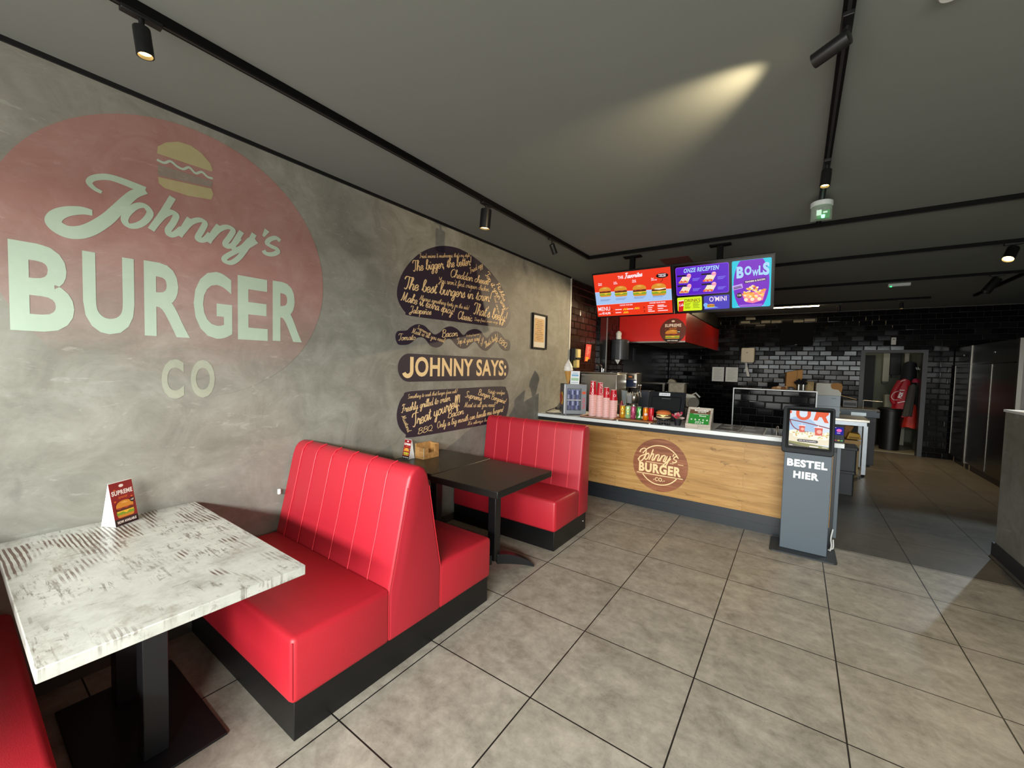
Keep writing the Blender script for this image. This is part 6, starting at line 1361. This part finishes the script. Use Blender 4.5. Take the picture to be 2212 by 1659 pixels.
# ================================================================== storage room seen through the doorway
d = bpy.data.lights.new('store_lamp_light', 'POINT'); d.energy = 5; d.color = (1.0, 0.92, 0.75); d.shadow_soft_size = 0.08
o = bpy.data.objects.new('store_lamp_light', d); COL.objects.link(o); o.location = (2.5, 10.3, 2.45)
t = thing('wall_panel', 'pale tall cabinet panel on the storage room wall', 'cabinet', (3.25, 11.3, 1.4))
MB().box(3.20, 3.31, 11.2, 11.448, 1.41, 2.5).build('panel', M('#b9b7a0', 0.6), t)
MB().box(3.21, 3.30, 11.25, 11.448, 1.36, 1.41).build('foot', M('#55554a', 0.5), t)
t = thing('wall_box', 'black electrical box high on the storage room wall', 'box', (3.42, 11.3, 1.8))
MB().box(3.325, 3.51, 11.25, 11.448, 1.57, 2.10).build('case', M('#0a0a0b', 0.5), t, bevel=0.006)
MB().box(3.37, 3.46, 11.30, 11.448, 1.50, 1.57).build('cable_entry', M('#3a3a36', 0.5), t)
t = thing('plastic_canister', 'pale plastic canister behind the black bin in the storage room', 'canister', (3.25, 10.6, 0.8))
MB().box(3.17, 3.33, 10.5, 10.75, 0.80, 1.13).build('body', M('#c9c6a4', 0.4), t, bevel=0.03, seg=3)
MB().lathe([(0.035, 0), (0.035, 0.03)], (3.22, 10.6, 1.13), 14).build('cap', M('#6a6a60', 0.5), t)
MB().box(3.12, 3.40, 10.45, 10.85, 0.0, 0.799).build('stand', M('#33342f', 0.6), t)
t = thing('waste_bin', 'tall black waste bin inside the doorway under the coats', 'bin', (3.19, 9.85, 0))
MB().lathe([(0.155, 0.013), (0.19, 0.82), (0.20, 0.83), (0.20, 0.87), (0.18, 0.88), (0.17, 0.80)], (3.19, 9.85, 0), 28).build('body', M('#0b0b0c', 0.45), t, smooth=40)
MB().tube([(3.19+0.205*math.cos(a*0.3), 9.85+0.205*math.sin(a*0.3), 0.855) for a in range(22)], 0.012, 6).build('rim', M('#111112', 0.4), t, smooth=50)
t = thing('toolbox', 'dark red box on the floor at the left in the doorway', 'box', (2.8, 10.2, 0))
MB().box(2.70, 3.0, 10.4, 10.7, 0.013, 0.62).build('body', M('#7a1116', 0.5), t, bevel=0.01)
MB().box(2.70, 3.0, 10.392, 10.40, 0.40, 0.42).build('seam', M('#3a0a0c', 0.5), t)
# coats hanging on the door side
t = thing('coat_rack', 'white wall rack with hooks holding the coats at the doorway', 'coat rack', (3.62, 9.95, 1.7))
MB().box(3.585, 3.60, 9.55, 10.5, 1.62, 1.72).box(3.605, 3.64, 9.70, 10.3, 0.02, 2.0).build('board', M('#5a5c58', 0.5), t)
for y in (9.72, 9.88, 10.04, 10.2):
    MB().tube([(3.585, y, 1.70), (3.54, y, 1.69), (3.53, y, 1.73)], 0.008, 6).build('hook', WHITE, t)
def coat(name, label, cx, cy, zt, zb, wt, wb, dep, mat, lean=0.0, seed=1, cat='coat'):
    rnd = random.Random(seed); t = thing(name, label, cat, (cx, cy, zb), 'coats hanging in the doorway'); b = MB(); n = 26; L = 9; o = len(b.v)
    for j in range(L):
        f = j/(L-1); w = wt+(wb-wt)*f**0.7; d = dep*(0.75+0.35*f)
        for i in range(n):
            a = 2*PI*i/n; k = 1+0.10*math.sin(a*6+seed)*f+0.05*math.sin(a*11+2*seed)*f
            b.v.append(Vector((cx+lean*f+w*k*math.cos(a), cy+d*k*math.sin(a), zt+(zb-zt)*f+0.012*math.sin(3*a+seed)*f-0.05*(1-f)*abs(math.cos(a)))))
    for j in range(L-1):
        for i in range(n):
            q = (i+1) % n; b.f.append((o+j*n+i, o+(j+1)*n+i, o+(j+1)*n+q, o+j*n+q)); b.m.append(0)
    b.f.append(tuple(o+i for i in range(n))); b.m.append(0); b.f.append(tuple(o+(L-1)*n+i for i in reversed(range(n)))); b.m.append(0)
    b.build('body', mat, t, smooth=60); return t
RJ = M('#a81422', 0.6, vary=0.15, vscale=6); 
t = coat('jacket', 'red jacket with white lettering and white piping, hanging in the doorway', 3.36, 9.82, 1.50, 0.72, 0.09, 0.145, 0.08, RJ, -0.03, 2)
b = MB(); sl = smooth_open([(3.30, 9.79, 1.44), (3.22, 9.77, 1.25), (3.19, 9.765, 1.08), (3.22, 9.77, 0.98)], 4); b.tube(sl, 0.05, 12, rs=[0.055-0.012*i/(len(sl)-1) for i in range(len(sl))]); b.build('sleeve', RJ, t, smooth=60)
JF = Frame((3.33, 9.715, 1.12), (0.92, 0, 0.25), (-0.25, 0, 0.92))
b = MB().text(JF, 'FOX', -0.02, -0.02, 0.06, 0.12, bold=0.05, off=0.0, ang=PI/2-0.5).ribbon(JF, [(-0.10, -0.10), (-0.04, -0.095), (0.02, -0.09)], 0.006, 0.001).ribbon(JF, [(-0.01, 0.15), (0.06, 0.13)], 0.006, 0.001); b.build('lettering', WHITE, t)
b = MB().tube(smooth_open([(3.29, 9.74, 1.43), (3.32, 9.735, 1.455), (3.36, 9.735, 1.47)], 4), 0.006, 6).tube(smooth_open([(3.27, 9.73, 1.24), (3.20, 9.715, 1.20), (3.165, 9.72, 1.12), (3.20, 9.715, 1.06), (3.26, 9.73, 1.06)], 4), 0.006, 6); b.build('piping', WHITE, t, smooth=60)
coat('jacket', 'dark olive grey jacket hanging in front of the red jacket', 3.47, 9.70, 1.40, 0.74, 0.06, 0.075, 0.045, M('#3a3630', 0.7, vary=0.2), -0.06, 5)
coat('apron', 'bright orange-red cloth hanging lowest on the coat rack', 3.50, 9.86, 1.0, 0.50, 0.07, 0.11, 0.07, M('#c02a1a', 0.6, vary=0.15), -0.01, 8, 'apron')
coat('jacket', 'black jacket hanging highest at the back of the coat rack', 3.46, 10.03, 1.86, 0.9, 0.105, 0.15, 0.10, M('#08080a', 0.7), -0.03, 11)
t = thing('baseball_cap', 'dark pink cap on the coat rack above the olive jacket', 'cap', (3.53, 9.78, 1.44))
MB().lathe([(0.06, 0), (0.062, 0.03), (0.045, 0.07), (0.015, 0.085), (0.002, 0.088)], (3.52, 9.76, 1.42), 20).build('crown', M('#a01840', 0.6), t, smooth=50)
MB().plate(Frame((3.50, 9.70, 1.425), (1, 0, 0), (0, 1, 0)), [(-0.05, 0.02), (0.05, 0.02), (0.04, -0.04), (-0.04, -0.04)], 0, 0.005).build('peak', M('#8a1236', 0.6), t)

# ================================================================== on the dining tables
def tent(label, loc, rotz, w, dp, h, big):
    t = thing('table_tent_card', label, 'card', (0, 0, 0), 'folded SUPREME cards on the tables')
    th = 0.0015; sl = Vector((0, dp/2, h)).normalized()
    Ff = Frame((0, -dp/2, 0.0), (1, 0, 0), sl); Ls = math.hypot(dp/2, h)
    Fb = Frame((0, dp/2, 0.0), (-1, 0, 0), Vector((0, -dp/2, h)).normalized())
    WP = M('#f2f4f2', 0.5)
    b = MB().fbox(Ff, -w/2, w/2, 0, Ls, -th, 0); b.fbox(Fb, -w/2, w/2, 0, Ls, -th, 0)
    # closed sides of the folded card
    for sx in (-1, 1): b.add([(sx*(w/2-0.001), -dp/2+0.002, 0.001), (sx*(w/2-0.001), dp/2-0.002, 0.001), (sx*(w/2-0.001), 0, h-0.004)], [(0, 1, 2) if sx > 0 else (2, 1, 0)])
    b.build('card', WP, t)
    pr = MB().fbox(Ff, -w/2+0.001, w/2-0.001, Ls*0.16, Ls-0.001, 0, 0.0006).build('red_print', M('#8a1119', 0.45, vary=0.25, vscale=22), t)
    MB().fbox(Ff, -w/2+0.001, w/2-0.001, 0.001, Ls*0.16, 0, 0.0006).build('dark_print', M('#140e10', 0.45), t)
    b = MB().text(Ff, 'SUPREME', 0, Ls*0.70, Ls*0.105, w*0.88, align='c', bold=0.04, off=0.001).text(Ff, 'NOW AVAILABLE', 0, Ls*0.055, Ls*0.06, w*0.8, align='c', bold=0.05, off=0.001)
    b.flat(Ff, circ(0, Ls*0.90, w*0.1, 20, Ls*0.035), 0.001); b.build('lettering', M('#f4ece6', 0.5), t)
    b = MB().text(Ff, 'special', 0.0, Ls*0.615, Ls*0.06, w*0.4, align='c', bold=0.02, shear=0.3, off=0.001)
    for u, v in ((-0.35, 0.56), (0.36, 0.60), (-0.3, 0.82)): b.flat(Ff, circ(u*w, v*Ls, w*0.05, 9, Ls*0.018), 0.001)
    b.build('small_print', M('#dd6a2a', 0.5), t)
    b = MB(); burger_pic(b, Ff, 0.0, Ls*0.37, w*0.74, Ls*0.38, 0.001, [0, 1, 2, 3, 4, 5, 6]); b.build('burger_picture', burger_mats(), t)
    b = MB().flat(Ff, circ(w*0.34, Ls*0.52, w*0.1, 18), 0.0034, 0).text(Ff, '+\u20ac7', w*0.34, Ls*0.50, Ls*0.04, w*0.14, align='c', bold=0.03, off=0.004, mi=1); b.build('price_bubble', [M('#120c0c', 0.5), M('#f4ece6', 0.5)], t)
    t.location = loc; t.rotation_euler = (0, 0, rotz); return t
tent('white folded SUPREME burger card on the white distressed table', (-1.098, -1.072, 0.7455), math.radians(119.4), 0.108, 0.078, 0.205, True)
tent('small folded SUPREME burger card on the black table next to the wooden box', (-1.125, 0.733, 0.7455), math.radians(3), 0.083, 0.066, 0.162, False)
t = thing('wooden_box', 'small open wooden box with cut-out side on the black table by the wall', 'box', (-1.035, 0.866, 0.7455))
wx0, wx1, wy0, wy1, wz = -1.09, -0.985, 0.778, 0.955, 0.7455
MB().box(wx0, wx1, wy0, wy1, wz, wz+0.010).build('bottom', CRATEWOOD, t)
for bb in ((wx0, wx0+0.01, wy0, wy1, 0.125), (wx0+0.01, wx1, wy1-0.01, wy1, 0.118), (wx0+0.01, wx1, wy0, wy0+0.01, 0.098)): MB().box(bb[0], bb[1], bb[2], bb[3], wz+0.01, wz+bb[4]).build('side', CRATEWOOD, t)
MB().plate(Frame((wx1-0.01, 0, wz), (0, 1, 0), (0, 0, 1)), [(wy0+0.01, 0.01), (wy1-0.01, 0.01), (wy1-0.01, 0.115), (wy1-0.045, 0.112), (wy1-0.045, 0.05), (wy0+0.055, 0.048), (wy0+0.055, 0.095), (wy0+0.01, 0.095)], 0.0, 0.01).build('cut_out_side', CRATEWOOD, t)
for x in (wx0, wx1): MB().box(x-0.0008, x+0.0008, wy0-0.0008, wy0+0.006, wz+0.005, wz+0.098).build('edge_strip', M('#b9ad95', 0.5), t)
bpy.context.view_layer.update()
